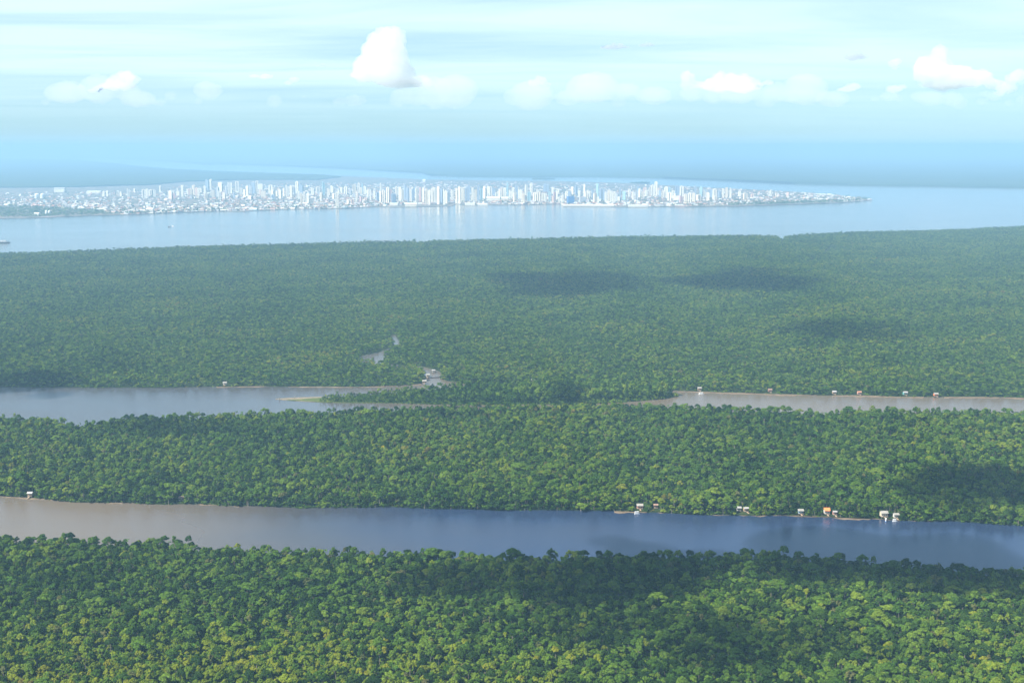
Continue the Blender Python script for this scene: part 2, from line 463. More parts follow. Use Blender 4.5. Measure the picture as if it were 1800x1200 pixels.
main_poly = mainland + [(mainland[-1][0] + 30000, 60000.0), (86000.0, 88000.0), (-86000.0, 88000.0)]
canopy('far_mainland', main_poly, 20.0, M['far_land'])
for k, (x0, x1, y) in enumerate([(352,384,289.5),(210,228,285.5),(935,975,315),(1108,1142,322)]):
    p = shore([(x0,y),((x0+x1)/2,y+0.35),(x1,y),((x0+x1)/2,y-0.35)], 0, 60, 4, 20 + k)
    canopy('river_islet', p, 14.0, M['far_land'])
# bare mud and sand along the water
def flat(name, pts_a, pts_b, mat, z=0.3, seed=30, amp=4.5):
    a = shore(pts_a, 0, 5, 0.0, seed); b = shore(pts_b, 0, 8, 1.5, seed + 1)
    sc = max(1.0, a[0][1] / 1300)
    a = [(x, y + amp * sc * (1.1 + 2.2 * mnoise.noise(Vector((x*.03/sc, seed, 0))) + 1.2 * mnoise.noise(Vector((x*.11/sc, seed, 5))))) for x, y in a]
    return land(name, a + b[::-1], z, mat, 0.8)
flat('sandbar', [(484,702.5),(520,704.5),(545,706),(562,707)], [(484,701.2),(505,699.6),(530,698.6),(566,697.5)], M['sand'], 0.45, 31, 1.6)
flat('mudflat', [(1192,691),(1240,692.5),(1300,694.5),(1370,696),(1440,697)], [(1192,687.5),(1300,689.5),(1440,693)], M['mud'], 0.25, 33)
flat('mudflat', [(1465,698),(1520,699),(1575,700.5),(1625,702)], [(1465,693),(1540,695),(1625,697)], M['mud'], 0.25, 35)
flat('mudflat', [(1660,701),(1740,702),(1860,703.5)], [(1660,697.5),(1760,698),(1860,699)], M['mud'], 0.25, 37)
flat('mudflat', [(380,682.5),(480,681.5),(600,682.8),(700,681),(742,678)], [(380,680),(480,678),(600,679),(700,677),(738,674)], M['mud'], 0.25, 39)
flat('mudflat', [(1080,902),(1180,904),(1300,907.5),(1420,911),(1520,914.5),(1640,919)], [(1080,898),(1200,900),(1400,906),(1640,916)], M['mud'], 0.25, 41)
flat('mudflat', [(-40,873),(60,880),(150,885),(240,886.5),(345,888),(420,891)], [(-40,868),(60,876),(200,881),(330,881),(420,888)], M['mud'], 0.25, 43)

# ------------------------------------------------------------------ trees
def inside(px, py, poly):
    poly = np.asarray(poly); x, y = poly[:, 0], poly[:, 1]
    c = np.zeros(len(px), bool); j = len(poly) - 1
    for i in range(len(poly)):
        yi, yj = y[i], y[j]
        if yi != yj:
            hit = ((yi > py) != (yj > py)) & (px < (x[j]-x[i]) * (py-yi) / (yj-yi) + x[i])
            c ^= hit
        j = i
    return c

def ico(level=1):
    bm = bmesh.new(); bmesh.ops.create_icosphere(bm, subdivisions=level, radius=1)
    v = np.array([q.co[:] for q in bm.verts]); f = [[w.index for w in q.verts] for q in bm.faces]; bm.free()
    return v, f
ICO1, ICO2 = ico(1), ico(2)

def crown_mesh(name, seed, R, Hc, nl, nleaf, leaf, mat, base, flat_=0.6, lift=0.1):
    """crown of unit tree: leaf-sprays spread over many overlapping boughs, with a dim inner mass; sits from z=base up"""
    r = np.random.default_rng(seed)
    cs, rs = [], []
    for k in range(nl):
        u = (k + r.uniform(0, 1)) / nl
        th = k * 2.399963 + r.uniform(-0.5, 0.5)
        rad = math.sqrt(u) * R * 0.80
        zz = Hc * (-0.05 + 0.80 * math.sqrt(max(0, 1 - (rad / (R * 0.84)) ** 2)) + r.uniform(-0.20, 0.20))
        cs.append((math.cos(th) * rad * r.uniform(0.65, 1.25), math.sin(th) * rad * r.uniform(0.65, 1.25), zz))
        rs.append(R * r.uniform(0.15, 0.38))
    cs, rs = np.array(cs), np.array(rs)
    V, F = [], []
    iv, if_ = ICO1
    n = 0
    for c, q in zip(cs, rs):
        w = iv * (q * 0.80 * np.array([1, 1, flat_ + 0.1])) * (1 + r.uniform(-0.22, 0.16, (len(iv), 1))) + c
        V.append(w); F += [[a + n for a in t] for t in if_]; n += len(w)
    per = max(4, nleaf // nl)
    for c, q in zip(cs, rs):
        d = r.normal(size=(per * 2, 3)); d /= np.linalg.norm(d, axis=1)[:, None]
        d = d[d[:, 2] > -0.55][:per]
        p = c + d * np.array([1, 1, flat_ + lift]) * q * r.uniform(0.82, 1.12, (len(d), 1))
        keep = np.ones(len(p), bool)
        for c2, q2 in zip(cs, rs):
            keep &= (np.linalg.norm((p - c2) / np.array([1, 1, flat_ + 0.1]), axis=1) > q2 * 0.74)
        p, d = p[keep], d[keep]
        nn = d + np.array([0, 0, 0.5]) + r.normal(size=d.shape) * 0.42
        nn /= np.linalg.norm(nn, axis=1)[:, None]
        t = np.cross(nn, r.normal(size=d.shape)); t /= np.linalg.norm(t, axis=1)[:, None]
        b = np.cross(nn, t)
        s = leaf * r.uniform(0.55, 1.35, (len(p), 1))
        quad = np.stack([p - t*s, p - b*s*0.62 - nn*s*0.18, p + t*s, p + b*s*0.62 - nn*s*0.18], 1)
        for w in quad:
            V.append(w); F += [[n, n+1, n+2], [n, n+2, n+3]]; n += 4
    V = np.concatenate(V); V[:, 2] += base
    return mesh_from(name, V, F, mat)

def trunk_mesh(name, seed, h, r0, R):
    r = random.Random(seed)
    mb = MB()
    top = Vector((r.uniform(-.4,.4), r.uniform(-.4,.4), h))
    mid = top * 0.55 + Vector((r.uniform(-.3,.3), r.uniform(-.3,.3), 0))
    mb.tube((0,0,-1.5), mid, r0*1.25, r0*0.8, 6); mb.tube(mid, top, r0*0.8, r0*0.5, 6)
    for k in range(5):
        a = k * 1.257 + r.uniform(-.3,.3)
        mb.tube(top * r.uniform(.85,1), top + Vector((math.cos(a)*R*.5, math.sin(a)*R*.5, R*r.uniform(.25,.5))), r0*0.42, r0*0.12, 5)
    return mb.mesh(name, [M['bark']])

def palm_crown(name, seed, h, L, nf, mat):
    r = random.Random(seed); mb = MB()
    for k in range(nf):
        a = k * 2.399963 + r.uniform(-.2,.2)
        el = r.uniform(0.15, 1.15)
        ln = L * r.uniform(.8, 1.1)
        prev = None; pts = []
        for s in range(5):
            q = s / 4
            rr = ln * q * math.cos(el * (1 - 0.35*q))
            zz = ln * (math.sin(el) * q * 1.05 - 0.62 * q * q)
            pts.append(Vector((math.cos(a)*rr, math.sin(a)*rr, h + zz)))
        sd = Vector((-math.sin(a), math.cos(a), 0))
        wd = [0.12, 0.62, 0.78, 0.55, 0.06]
        v = []
        for p, w in zip(pts, wd):
            v += [p - sd*w*L*0.26 - Vector((0,0,w*L*0.13)), p, p + sd*w*L*0.26 - Vector((0,0,w*L*0.13))]
        f = []
        for s in range(4):
            f += [(3*s, 3*s+1, 3*s+4, 3*s+3), (3*s+1, 3*s+2, 3*s+5, 3*s+4)]
        mb.add(v, f)
    return mb.mesh(name, [mat])

# kinds: (name, crown radius, crown height, trunk height, boughs, leaf count, leaf size, material, flatness)
KINDS = [
 ('dome_a',   4.8, 6.0, 12.5, 15, 1500, 0.56, 'leaf',      0.72),
 ('dome_b',   5.6, 5.8, 13.5, 18, 1700, 0.60, 'leaf',      0.68),
 ('round_a',  3.6, 5.6, 11.0, 12, 1200, 0.50, 'leaf',      0.82),
 ('round_b',  3.1, 5.0,  9.5, 10, 1000, 0.46, 'leaf_dark', 0.85),
 ('dark_a',   4.4, 6.2, 12.5, 14, 1400, 0.54, 'leaf_dark', 0.75),
 ('tall_a',   2.9, 7.4, 12.0, 13, 1200, 0.48, 'leaf',      0.95),
 ('small_a',  2.5, 4.0,  7.5,  8,  800, 0.42, 'leaf',      0.80),
 ('lime_a',   3.9, 4.8, 12.0, 13, 1300, 0.50, 'leaf_lime', 0.72),
 ('grey_a',   3.5, 4.8, 12.5, 11,  760, 0.46, 'leaf_grey', 0.72),
 ('dome_c',   4.2, 5.2, 11.5, 14, 1400, 0.52, 'leaf',      0.70),
 ('bush',     2.6, 4.2,  1.6, 10,  900, 0.44, 'leaf',      0.80),
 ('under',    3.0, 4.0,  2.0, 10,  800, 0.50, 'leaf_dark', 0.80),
]
CROWN, TRUNK = {}, {}
def joined(name, parts):
    """one mesh of several (crown + trunk) for the far masses"""
    V, F, MI, mats = [], [], [], []
    n = 0
    for me in parts:
        v = np.empty(len(me.vertices)*3); me.vertices.foreach_get('co', v); v = v.reshape(-1, 3)
        V.append(v)
        mats.append(me.materials[0])
        for p in me.polygons:
            F.append([i + n for i in p.vertices]); MI.append(len(mats) - 1)
        n += len(v)
    me = mesh_from(name, np.concatenate(V), F, mats)
    me.polygons.foreach_set('material_index', MI)
    return me
hi_col = bpy.data.collections.new('tree_models_near')
lo_col = bpy.data.collections.new('tree_models_far')
for k, (nm, R, Hc, th, nl, nf, lf, mt, fl) in enumerate(KINDS):
    cm = crown_mesh('crown_' + nm, 100 + k, R, Hc, nl, nf, lf, M[mt], th - Hc * 0.28, fl)
    tm = trunk_mesh('trunk_' + nm, 200 + k, th, 0.32 + R * 0.03, R)
    CROWN[k], TRUNK[k] = cm, tm
    hi_col.objects.link(bpy.data.objects.new('a%02d_tree_near' % k, joined('tree_near_' + nm, [cm, tm])))
    lm = crown_mesh('far_crown_' + nm, 300 + k, R, Hc, max(6, nl // 2 + 1), nf // 7, lf * 2.0, M[mt], th - Hc * 0.28, fl)
    lo_col.objects.link(bpy.data.objects.new('a%02d_tree_far' % k, lm))
for j, (h, L, nf) in enumerate([(14.0, 3.1, 15), (11.5, 2.8, 13)]):
    k = len(KINDS) + j
    CROWN[k] = palm_crown('palm_crown', 400 + j, h, L, nf, M['leaf_palm'])
    mb = MB(); mb.tube((0,0,-1.5), (0.3,0.2,h*0.5), 0.16, 0.12, 6); mb.tube((0.3,0.2,h*0.5), (0,0,h), 0.12, 0.09, 6)
    TRUNK[k] = mb.mesh('palm_trunk', [M['bark']])
    hi_col.objects.link(bpy.data.objects.new('a%02d_tree_near' % k, joined('palm_near', [CROWN[k], TRUNK[k]])))
    lo_col.objects.link(bpy.data.objects.new('a%02d_tree_far' % k, CROWN[k]))
NK = len(KINDS) + 2
KR = np.array([q[1] for q in KINDS] + [2.9, 2.6])
KH = np.array([q[3] + q[2] * 0.55 for q in KINDS] + [15.0, 12.5])
W_NEAR = np.array([.12,.08,.16,.14,.19,.07,.11,.012,.03,.10,0,0,.05,.03])
W_MID  = np.array([.10,.05,.16,.12,.10,.08,.14,.015,.02,.075,0,0,.10,.05])
W_FAR  = np.array([.15,.12,.15,.10,.12,.07,.10,.012,.03,.11,0,0,.02,.01])

def scatter(poly, step, weights, seed, ymin=-1e9, ymax=1e9, xlim=None, size=(0.30, 1.02), edge=None, holes=()):
    r = np.random.default_rng(seed)
    P = np.asarray(poly)
    x0, x1 = P[:,0].min(), P[:,0].max(); y0, y1 = max(ymin, P[:,1].min()), min(ymax, P[:,1].max())
    if xlim:
        m = xlim[0] + xlim[1] * y1
        x0, x1 = max(x0, -m), min(x1, m)
    gx, gy = np.meshgrid(np.arange(x0, x1, step), np.arange(y0, y1, step * 0.9))
    gx[1::2] += step / 2
    gx = gx.ravel() + r.uniform(-.46, .46, gx.size) * step
    gy = gy.ravel() + r.uniform(-.46, .46, gy.size) * step
    ok = inside(gx, gy, poly)
    if xlim: ok &= np.abs(gx) < xlim[0] + xlim[1] * gy
    for h in holes: ok &= ~inside(gx, gy, h)
    gx, gy = gx[ok], gy[ok]
    k = r.choice(NK, len(gx), p=weights / weights.sum())
    s = size[0] + (size[1] - size[0]) * r.beta(1.6, 2.2, len(gx))
    big = r.uniform(0, 1, len(gx)) < 0.035
    s *= np.where(big, 1.6, 1.0)
    return dict(x=gx, y=gy, k=k, s=s, rot=r.uniform(0, 6.283, len(gx)), zs=r.uniform(0.82, 1.28, len(gx)) * np.where(big | (s > 0.95), 0.74, 1.0))

def forest(name, d, coll, label, cat='forest', z=1.0):
    n = len(d['x'])
    me = bpy.data.meshes.new(name)
    me.vertices.add(n)
    co = np.empty((n, 3)); co[:,0] = d['x']; co[:,1] = d['y']; co[:,2] = z - np.random.default_rng(n + 1).uniform(0, 2.2, n)
    me.vertices.foreach_set('co', co.ravel())
    a = me.attributes.new('kind_index', 'INT', 'POINT'); a.data.foreach_set('value', d['k'].astype(np.int32))
    a = me.attributes.new('tree_rot', 'FLOAT_VECTOR', 'POINT')
    rv = np.zeros((n, 3)); rv[:,2] = d['rot']; a.data.foreach_set('vector', rv.ravel())
    a = me.attributes.new('tree_scale', 'FLOAT_VECTOR', 'POINT')
    el = np.random.default_rng(n).uniform(0.72, 1.36, n)
    sv = np.stack([d['s'] * el, d['s'] / el, d['s'] * d['zs']], 1); a.data.foreach_set('vector', sv.ravel())
    me.update()
    o = obj(name, me)
    ng = bpy.data.node_groups.new(name + '_trees', 'GeometryNodeTree')
    ng.interface.new_socket('Geometry', in_out='INPUT', socket_type='NodeSocketGeometry')
    ng.interface.new_socket('Geometry', in_out='OUTPUT', socket_type='NodeSocketGeometry')
    gi = ng.nodes.new('NodeGroupInput'); go = ng.nodes.new('NodeGroupOutput')
    ci = ng.nodes.new('GeometryNodeCollectionInfo')
    ci.inputs['Collection'].default_value = coll
    ci.inputs['Separate Children'].default_value = True
    ci.inputs['Reset Children'].default_value = True
    ip = ng.nodes.new('GeometryNodeInstanceOnPoints')
    ip.inputs['Pick Instance'].default_value = True
    def attr(nm, ty):
        q = ng.nodes.new('GeometryNodeInputNamedAttribute'); q.data_type = ty; q.inputs['Name'].default_value = nm
        return q.outputs['Attribute']
    ng.links.new(gi.outputs[0], ip.inputs['Points'])
    ng.links.new(ci.outputs[0], ip.inputs['Instance'])
    ng.links.new(attr('kind_index', 'INT'), ip.inputs['Instance Index'])
    ng.links.new(attr('tree_rot', 'FLOAT_VECTOR'), ip.inputs['Rotation'])
    ng.links.new(attr('tree_scale', 'FLOAT_VECTOR'), ip.inputs['Scale'])
    ng.links.new(ip.outputs[0], go.inputs[0])
    md = o.modifiers.new('trees', 'NODES'); md.node_group = ng
    return tag(o, label, cat, kind='stuff')

def undergrowth(d, poly, step, seed, holes=(), **kw):
    """leafy lower storey that closes the canopy between the crowns"""
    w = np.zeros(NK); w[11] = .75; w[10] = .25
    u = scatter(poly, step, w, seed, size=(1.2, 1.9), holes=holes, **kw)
    return {q: np.concatenate([d[q], u[q]]) for q in d}

def fringe(d, line, seed, gap=2.6, rows=((0.4,.5,1.0),(2.2,.8,1.5),(4.5,1.1,1.9)), inward=1, holes=()):
    """bushes and low trees leaning over the water along a shoreline"""
    r = np.random.default_rng(seed)
    P = np.asarray(line); seg = np.linalg.norm(np.diff(P, axis=0), axis=1); L = np.concatenate([[0], np.cumsum(seg)])
    xs, ys, ks, ss = [], [], [], []
    for off, s0, s1 in rows:
        t = np.arange(0, L[-1], gap * (0.7 + s1)); t = t + r.uniform(-1, 1, len(t)) * gap * .5
        x = np.interp(t, L, P[:,0]); y = np.interp(t, L, P[:,1])
        keep = r.uniform(0, 1, len(t)) < 0.9
        xs.append(x[keep] + r.normal(0, .8, keep.sum())); ys.append(y[keep] + inward * off + r.normal(0, 1.2, keep.sum()))
        n = keep.sum()
        ks.append(r.choice([10, 6, 3, 2], n, p=[.62,.2,.1,.08])); ss.append(r.uniform(s0, s1, n))
    x, y, k, s_ = map(np.concatenate, (xs, ys, ks, ss))
    ok = np.abs(x) < 260 + 0.46 * y
    for h in holes: ok &= ~inside(x, y, h)
    e = dict(x=x, y=y, k=k, s=s_, rot=r.uniform(0, 6.28, len(x)), zs=r.uniform(.55, .9, len(x)))
    e = take(e, ok)
    return {q: np.concatenate([d[q], e[q]]) for q in d}

def take(d, m): return {k: v[m] for k, v in d.items()}

HOUSE_LIST = [
 dict(args=(1454, 906, 6.5, 'whitewash', 'orange', 'white house with bright orange roof at the near river',), kw=dict(hw=3.4, pitch=.62)),
 dict(args=(1468, 907.5, 4.5, 'rosewall', 'tin', 'small rose and white hut just right of the orange-roofed house',), kw=dict()),
 dict(args=(1408, 905.5, 6.5, 'skyblue', 'zincwhite', 'pale blue stilt house left of the orange-roofed house',), kw=dict()),
 dict(args=(1555, 911, 8.5, 'creamwall', 'zincwhite', 'large cream house with pale roof right of the orange-roofed house',), kw=dict(hw=3.6)),
 dict(args=(1576, 912.5, 6, 'whitewash', 'zincwhite', 'white stilt house beside the large cream house',), kw=dict()),
 dict(args=(1312, 901.5, 5.5, 'tanwood', 'tin', 'small wooden stilt house with bright roof left of the blue house',), kw=dict(rot=.2)),
 dict(args=(1299, 900.5, 5.5, 'whitewash', 'tin', 'small white hut left of the wooden house, near river',), kw=dict(jetty=False)),
 dict(args=(1125, 896.5, 7.5, 'rosewall', 'zincwhite', 'pinkish stilt house alone at the middle of the near river bank',), kw=dict()),
 dict(args=(1153, 895.5, 5, 'tanwood', 'roof_rust', 'small rusty-roofed hut right of the pinkish stilt house',), kw=dict(jetty=False)),
 dict(args=(318, 882.5, 6, 'tanwood', 'roof_rust', 'brown hut at the sandy landing on the near river, left',), kw=dict(jetty=False)),
 dict(args=(52, 874.5, 6, 'tanwood', 'roof_grey', 'grey wooden hut by the muddy bank at the far left',), kw=dict()),
 dict(args=(938, 673.5, 10, 'whitewash', 'zincwhite', 'white house behind the spit at the middle of the channel',), kw=dict(hw=3.6)),
 dict(args=(752, 664, 9, 'creamwall', 'zincwhite', 'cream house on the left side of the creek mouth',), kw=dict()),
 dict(args=(762, 656, 8, 'whitewash', 'tin', 'small white house inside the creek mouth',), kw=dict(jetty=False)),
 dict(args=(746, 675, 10, 'tanwood', 'zincwhite', 'brown house on the mud point beside the creek mouth',), kw=dict()),
 dict(args=(395, 678, 9, 'whitewash', 'zincwhite', 'white house alone on the left part of the far channel bank',), kw=dict()),
 dict(args=(1230, 687.5, 9, 'tanwood', 'zincwhite', 'brown-walled house at the left end of the right-hand mudflat',), kw=dict()),
 dict(args=(1354, 690.5, 9, 'rosewall', 'roof_rust', 'rosy house on the right-hand mudflat',), kw=dict()),
 dict(args=(1467, 694, 9, 'tanwood', 'roof_grey', 'brown house left of the red-roofed channel house',), kw=dict()),
 dict(args=(1511, 694.8, 9, 'rosewall', 'roof_clay', 'red-roofed house on the second mudflat',), kw=dict()),
 dict(args=(1592, 695.5, 10, 'turquoise', 'tin', 'turquoise house with bright roof right of the red-roofed house',), kw=dict()),
 dict(args=(1646, 698, 10, 'orange', 'zincwhite', 'orange house on the channel bank at the right',), kw=dict()),
]
CLEAR = []
for h in HOUSE_LIST:
    x, y, w = h['args'][:3]
    p = ground(x, y, 0.3)
    CLEAR.append([(p.x - w*.85, p.y - 30), (p.x + w*.85, p.y - 30), (p.x + w*.75, p.y + w*.8 + 4), (p.x - w*.75, p.y + w*.8 + 4)])
near = scatter(near_poly, 3.5, W_NEAR, 1, ymin=760, xlim=(110, 0.42))
# a stand of yellow-flushing trees in the left foreground and a smaller one on the right
for cx, cy, rx, ry, pr in ((ground(330,1165,15).x, ground(330,1165,15).y, 210, 75, .62), (ground(1720,1150,15).x, ground(1720,1150,15).y, 90, 50, .16), (ground(150,960,15).x, ground(150,960,15).y, 110, 40, .12)):
    q = np.exp(-((near['x']-cx)/rx)**2 - ((near['y']-cy)/ry)**2)
    near['k'] = np.where(RNG.uniform(0, 1, len(q)) < pr * q, 7, near['k'])
# the three hundred trees that show largest: those lowest in the picture plus the big crowns on the river edge
top = np.stack([near['x'], near['y'], 1 + KH[near['k']] * near['s'] * near['zs']], 1)
px, py, dep = project(top)
infr = (px > -8) & (px < 1808) & (py < 1196) & (py > 880)
shp = np.asarray(near_shore)
sy = np.interp(near['x'], shp[:,0], shp[:,1])
rim = infr & (sy - near['y'] < 16) & (KR[near['k']] * near['s'] > 3.4)
rim_id = np.nonzero(rim)[0]
rim_id = rim_id[np.argsort(-(KR[near['k']]*near['s'])[rim_id])][:36]
near['zs'][rim_id] = np.minimum(near['zs'][rim_id], 1.0)
low_id = np.nonzero(infr)[0]
low_id = low_id[~np.isin(low_id, rim_id)]
low_id = low_id[np.argsort(-py[low_id])][:300 - len(rim_id)]
single = np.concatenate([low_id, rim_id])
rest = np.ones(len(near['x']), bool); rest[single] = False
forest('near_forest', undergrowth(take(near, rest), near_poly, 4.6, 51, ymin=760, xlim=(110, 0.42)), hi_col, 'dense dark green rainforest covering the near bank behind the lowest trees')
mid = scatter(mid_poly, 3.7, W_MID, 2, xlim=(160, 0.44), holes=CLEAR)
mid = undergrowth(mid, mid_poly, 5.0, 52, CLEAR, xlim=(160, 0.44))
mid = fringe(mid, mid_near, 21, holes=CLEAR)
forest('middle_forest', mid, hi_col, 'green rainforest with palms covering the middle island between two river arms')
fi = scatter(farisl_poly, 5.0, W_FAR, 3, size=(0.28, 0.9), xlim=(250, 0.45), holes=CREEKS + CLEAR)
fi = fringe(fi, farisl_near, 22, 3.4, holes=CREEKS + CLEAR)
forest('far_forest', fi, lo_col, 'hazy blue-green rainforest covering the broad far island')
sp = scatter(spit_poly, 2.4, np.array([0,0,.1,.1,0,0,.1,0,0,0,.7,0,0,0]), 4, size=(0.34, 0.62))
sp['s'] *= np.interp(sp['x'], [ground(560,700).x, ground(800,690).x, ground(1000,690).x], [0.9, 1.7, 2.1])
keep = sp['x'] > ground(566, 700).x
forest('spit_scrub', take(sp, keep), lo_col, 'low even mangrove scrub covering the spit in the channel', 'scrub', 0.6)
mg = scatter(mangrove, 26, W_FAR, 5, xlim=(500, 0.5), size=(1.6, 2.6))
mg['zs'] *= 0.45
forest('mangrove_wood', mg, lo_col, 'blue-green mangrove wood on the far left shore below the city', 'mangrove')

SHAPE = ['broad domed', 'wide flat-topped', 'rounded', 'small dark rounded', 'dark domed', 'tall narrow', 'low bushy', 'yellow-green domed', 'pale olive sparse', 'medium domed', 'low bush-like', 'dark undergrowth', 'feathery tall palm', 'feathery short palm']
KNAME = ['rainforest_tree'] * 12
third = lambda x: ['far left','left','centre left','centre right','right','far right'][max(0, min(5, int(x / 300)))]
tree_tags = []
for i in single:
    k = int(near['k'][i]); onrim = i in rim_id
    nm = KNAME[k] if k < 12 else 'palm_tree'
    root = obj(nm, None, None, (near['x'][i], near['y'][i], 1.0), near['rot'][i], (near['s'][i], near['s'][i], near['s'][i]*near['zs'][i]))
    root.empty_display_size = 2
    c = obj('crown', CROWN[k], root); t = obj('trunk', TRUNK[k], root)
    where = 'near river edge, ' if onrim else 'bottom edge, ' if py[i] > 1150 else 'just above bottom edge, '
    lab = SHAPE[k] + (' tree, ' if k < 12 else ', ') + where + third(px[i])
    tree_tags.append((root, lab, 'palm' if k >= 12 else 'tree', px[i]))
single_out(tree_tags)

# ------------------------------------------------------------------ the city
def facade(name, col, dark, floor_h=3.1, bay=3.6, share=0.20):
    """painted tower wall with rows of windows far too small to tell apart"""
    m, nt, out = new_mat(name)
    b = N(nt, 'ShaderNodeBsdfPrincipled', Roughness=0.65)
    tc = N(nt, 'ShaderNodeTexCoord')
    sx = N(nt, 'ShaderNodeSeparateXYZ'); nt.links.new(tc.outputs['Object'], sx.inputs[0])
    def stripe(sock, per, sh):
        a = N(nt, 'ShaderNodeMath', operation='DIVIDE'); a.inputs[1].default_value = per; nt.links.new(sock, a.inputs[0])
        fr = N(nt, 'ShaderNodeMath', operation='FRACT'); nt.links.new(a.outputs[0], fr.inputs[0])
        c = N(nt, 'ShaderNodeMath', operation='LESS_THAN'); c.inputs[1].default_value = sh; nt.links.new(fr.outputs[0], c.inputs[0])
        return c.outputs[0]
    ad = N(nt, 'ShaderNodeMath', operation='ADD'); nt.links.new(sx.outputs[0], ad.inputs[0]); nt.links.new(sx.outputs[1], ad.inputs[1])
    mu = N(nt, 'ShaderNodeMath', operation='MULTIPLY')
    nt.links.new(stripe(sx.outputs[2], floor_h, share + 0.06), mu.inputs[0]); nt.links.new(stripe(ad.outputs[0], bay, 0.55), mu.inputs[1])
    mx = N(nt, 'ShaderNodeMix', data_type='RGBA')
    mx.inputs[6].default_value = (*col, 1); mx.inputs[7].default_value = (*dark, 1)
    nt.links.new(mu.outputs[0], mx.inputs[0]); nt.links.new(mx.outputs[2], b.inputs['Base Color'])
    nt.links.new(b.outputs[0], out.inputs['Surface'])
    return m
GL = (0.08, 0.10, 0.12)
PAINT = {'white': (0.94,0.86,0.70), 'cream': (0.84,0.72,0.54), 'peach': (0.80,0.55,0.42), 'pinkish': (0.66,0.42,0.38), 'grey': (0.50,0.50,0.50),
         'blue-grey': (0.34,0.40,0.48), 'blue': (0.07,0.18,0.42), 'teal': (0.40,0.58,0.60), 'brown': (0.40,0.30,0.24)}
for k, c in PAINT.items(): M['fac_' + k] = facade('facade_' + k.replace('-', '_'), c, tuple(q*0.22 + g*0.5 for q, g in zip(c, GL)))
M['roof_grey'] = plain('roof_grey', (0.38,0.37,0.36), 0.8, 0.1, 0.1)
M['roof_white'] = plain('roof_white', (0.80,0.80,0.78), 0.6, 0.05, 0.05)
M['roof_clay'] = plain('roof_clay', (0.42,0.20,0.12), 0.85, 0.15, 0.3)
M['roof_rust'] = plain('roof_rust', (0.30,0.19,0.14), 0.85, 0.2, 0.3)
M['bay_dark'] = plain('dark_bay', (0.24,0.21,0.19), 0.7, 0.1, 0.1)  # brown-grey colour of the recessed strips

TOWER = {}
def tower_mesh(kind, paint):
    """unit tower (1 x 1 x 1): variants with recessed bays, set-back tops, lift houses"""
    key = (kind, paint)
    if key in TOWER: return TOWER[key]
    mb = MB()
    if kind == 0:      # slab, recessed dark bay on each long side, lift house
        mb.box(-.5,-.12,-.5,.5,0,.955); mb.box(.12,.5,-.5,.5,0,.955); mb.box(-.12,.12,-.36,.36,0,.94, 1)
        mb.box(-.22,.22,-.22,.22,.94,1.0)
    elif kind == 1:    # square shaft with corner piers and a stepped crown
        mb.box(-.42,.42,-.42,.42,0,.93, 0)
        for sx in (-1,1):
            for sy in (-1,1): mb.box(sx*.5-(.14 if sx>0 else 0), sx*.5+(.14 if sx<0 else 0), sy*.5-(.14 if sy>0 else 0), sy*.5+(.14 if sy<0 else 0), 0, .90, 0)
        mb.box(-.26,.26,-.26,.26,.93,.98); mb.box(-.1,.1,-.1,.1,.98,1.0, 2)
    elif kind == 2:    # twin shafts of different height
        mb.box(-.5,-.04,-.5,.5,0,.97); mb.box(.04,.5,-.45,.5,0,.86); mb.box(-.04,.04,-.3,.3,0,.85,1)
        mb.box(-.36,-.16,-.2,.2,.97,1.0,2)
    elif kind == 3:    # shaft with balcony slabs proud of the face
        mb.box(-.46,.46,-.42,.42,0,.95)
        for z in np.linspace(.08,.9,9): mb.box(-.30,.30,-.52,-.42,z,z+.03); mb.box(-.30,.30,.42,.52,z,z+.03)
        mb.box(-.2,.3,-.2,.25,.95,1.0,2)
    elif kind == 4:    # podium, shaft, pitched cap
        mb.box(-.5,.5,-.5,.5,0,.10); mb.box(-.40,.40,-.40,.40,.10,.90)
        v = [(-.40,-.40,.90),(.40,-.40,.90),(.40,.40,.90),(-.40,.40,.90),(0,0,1.0)]
        mb.add(v, [(0,1,4),(1,2,4),(2,3,4),(3,0,4)], 2)
    else:              # plain block with parapet and water tank
        mb.box(-.5,.5,-.5,.5,0,.93); 
        for a in (((-.5,.5,-.5,-.46)),((-.5,.5,.46,.5)),((-.5,-.46,-.46,.46)),((.46,.5,-.46,.46))): mb.box(*a,.93,.955)
        mb.tube((.1,.1,.93),(.1,.1,1.0),.16,.16,8,2)
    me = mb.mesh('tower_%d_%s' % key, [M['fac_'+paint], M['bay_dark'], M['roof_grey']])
    TOWER[key] = me
    return me
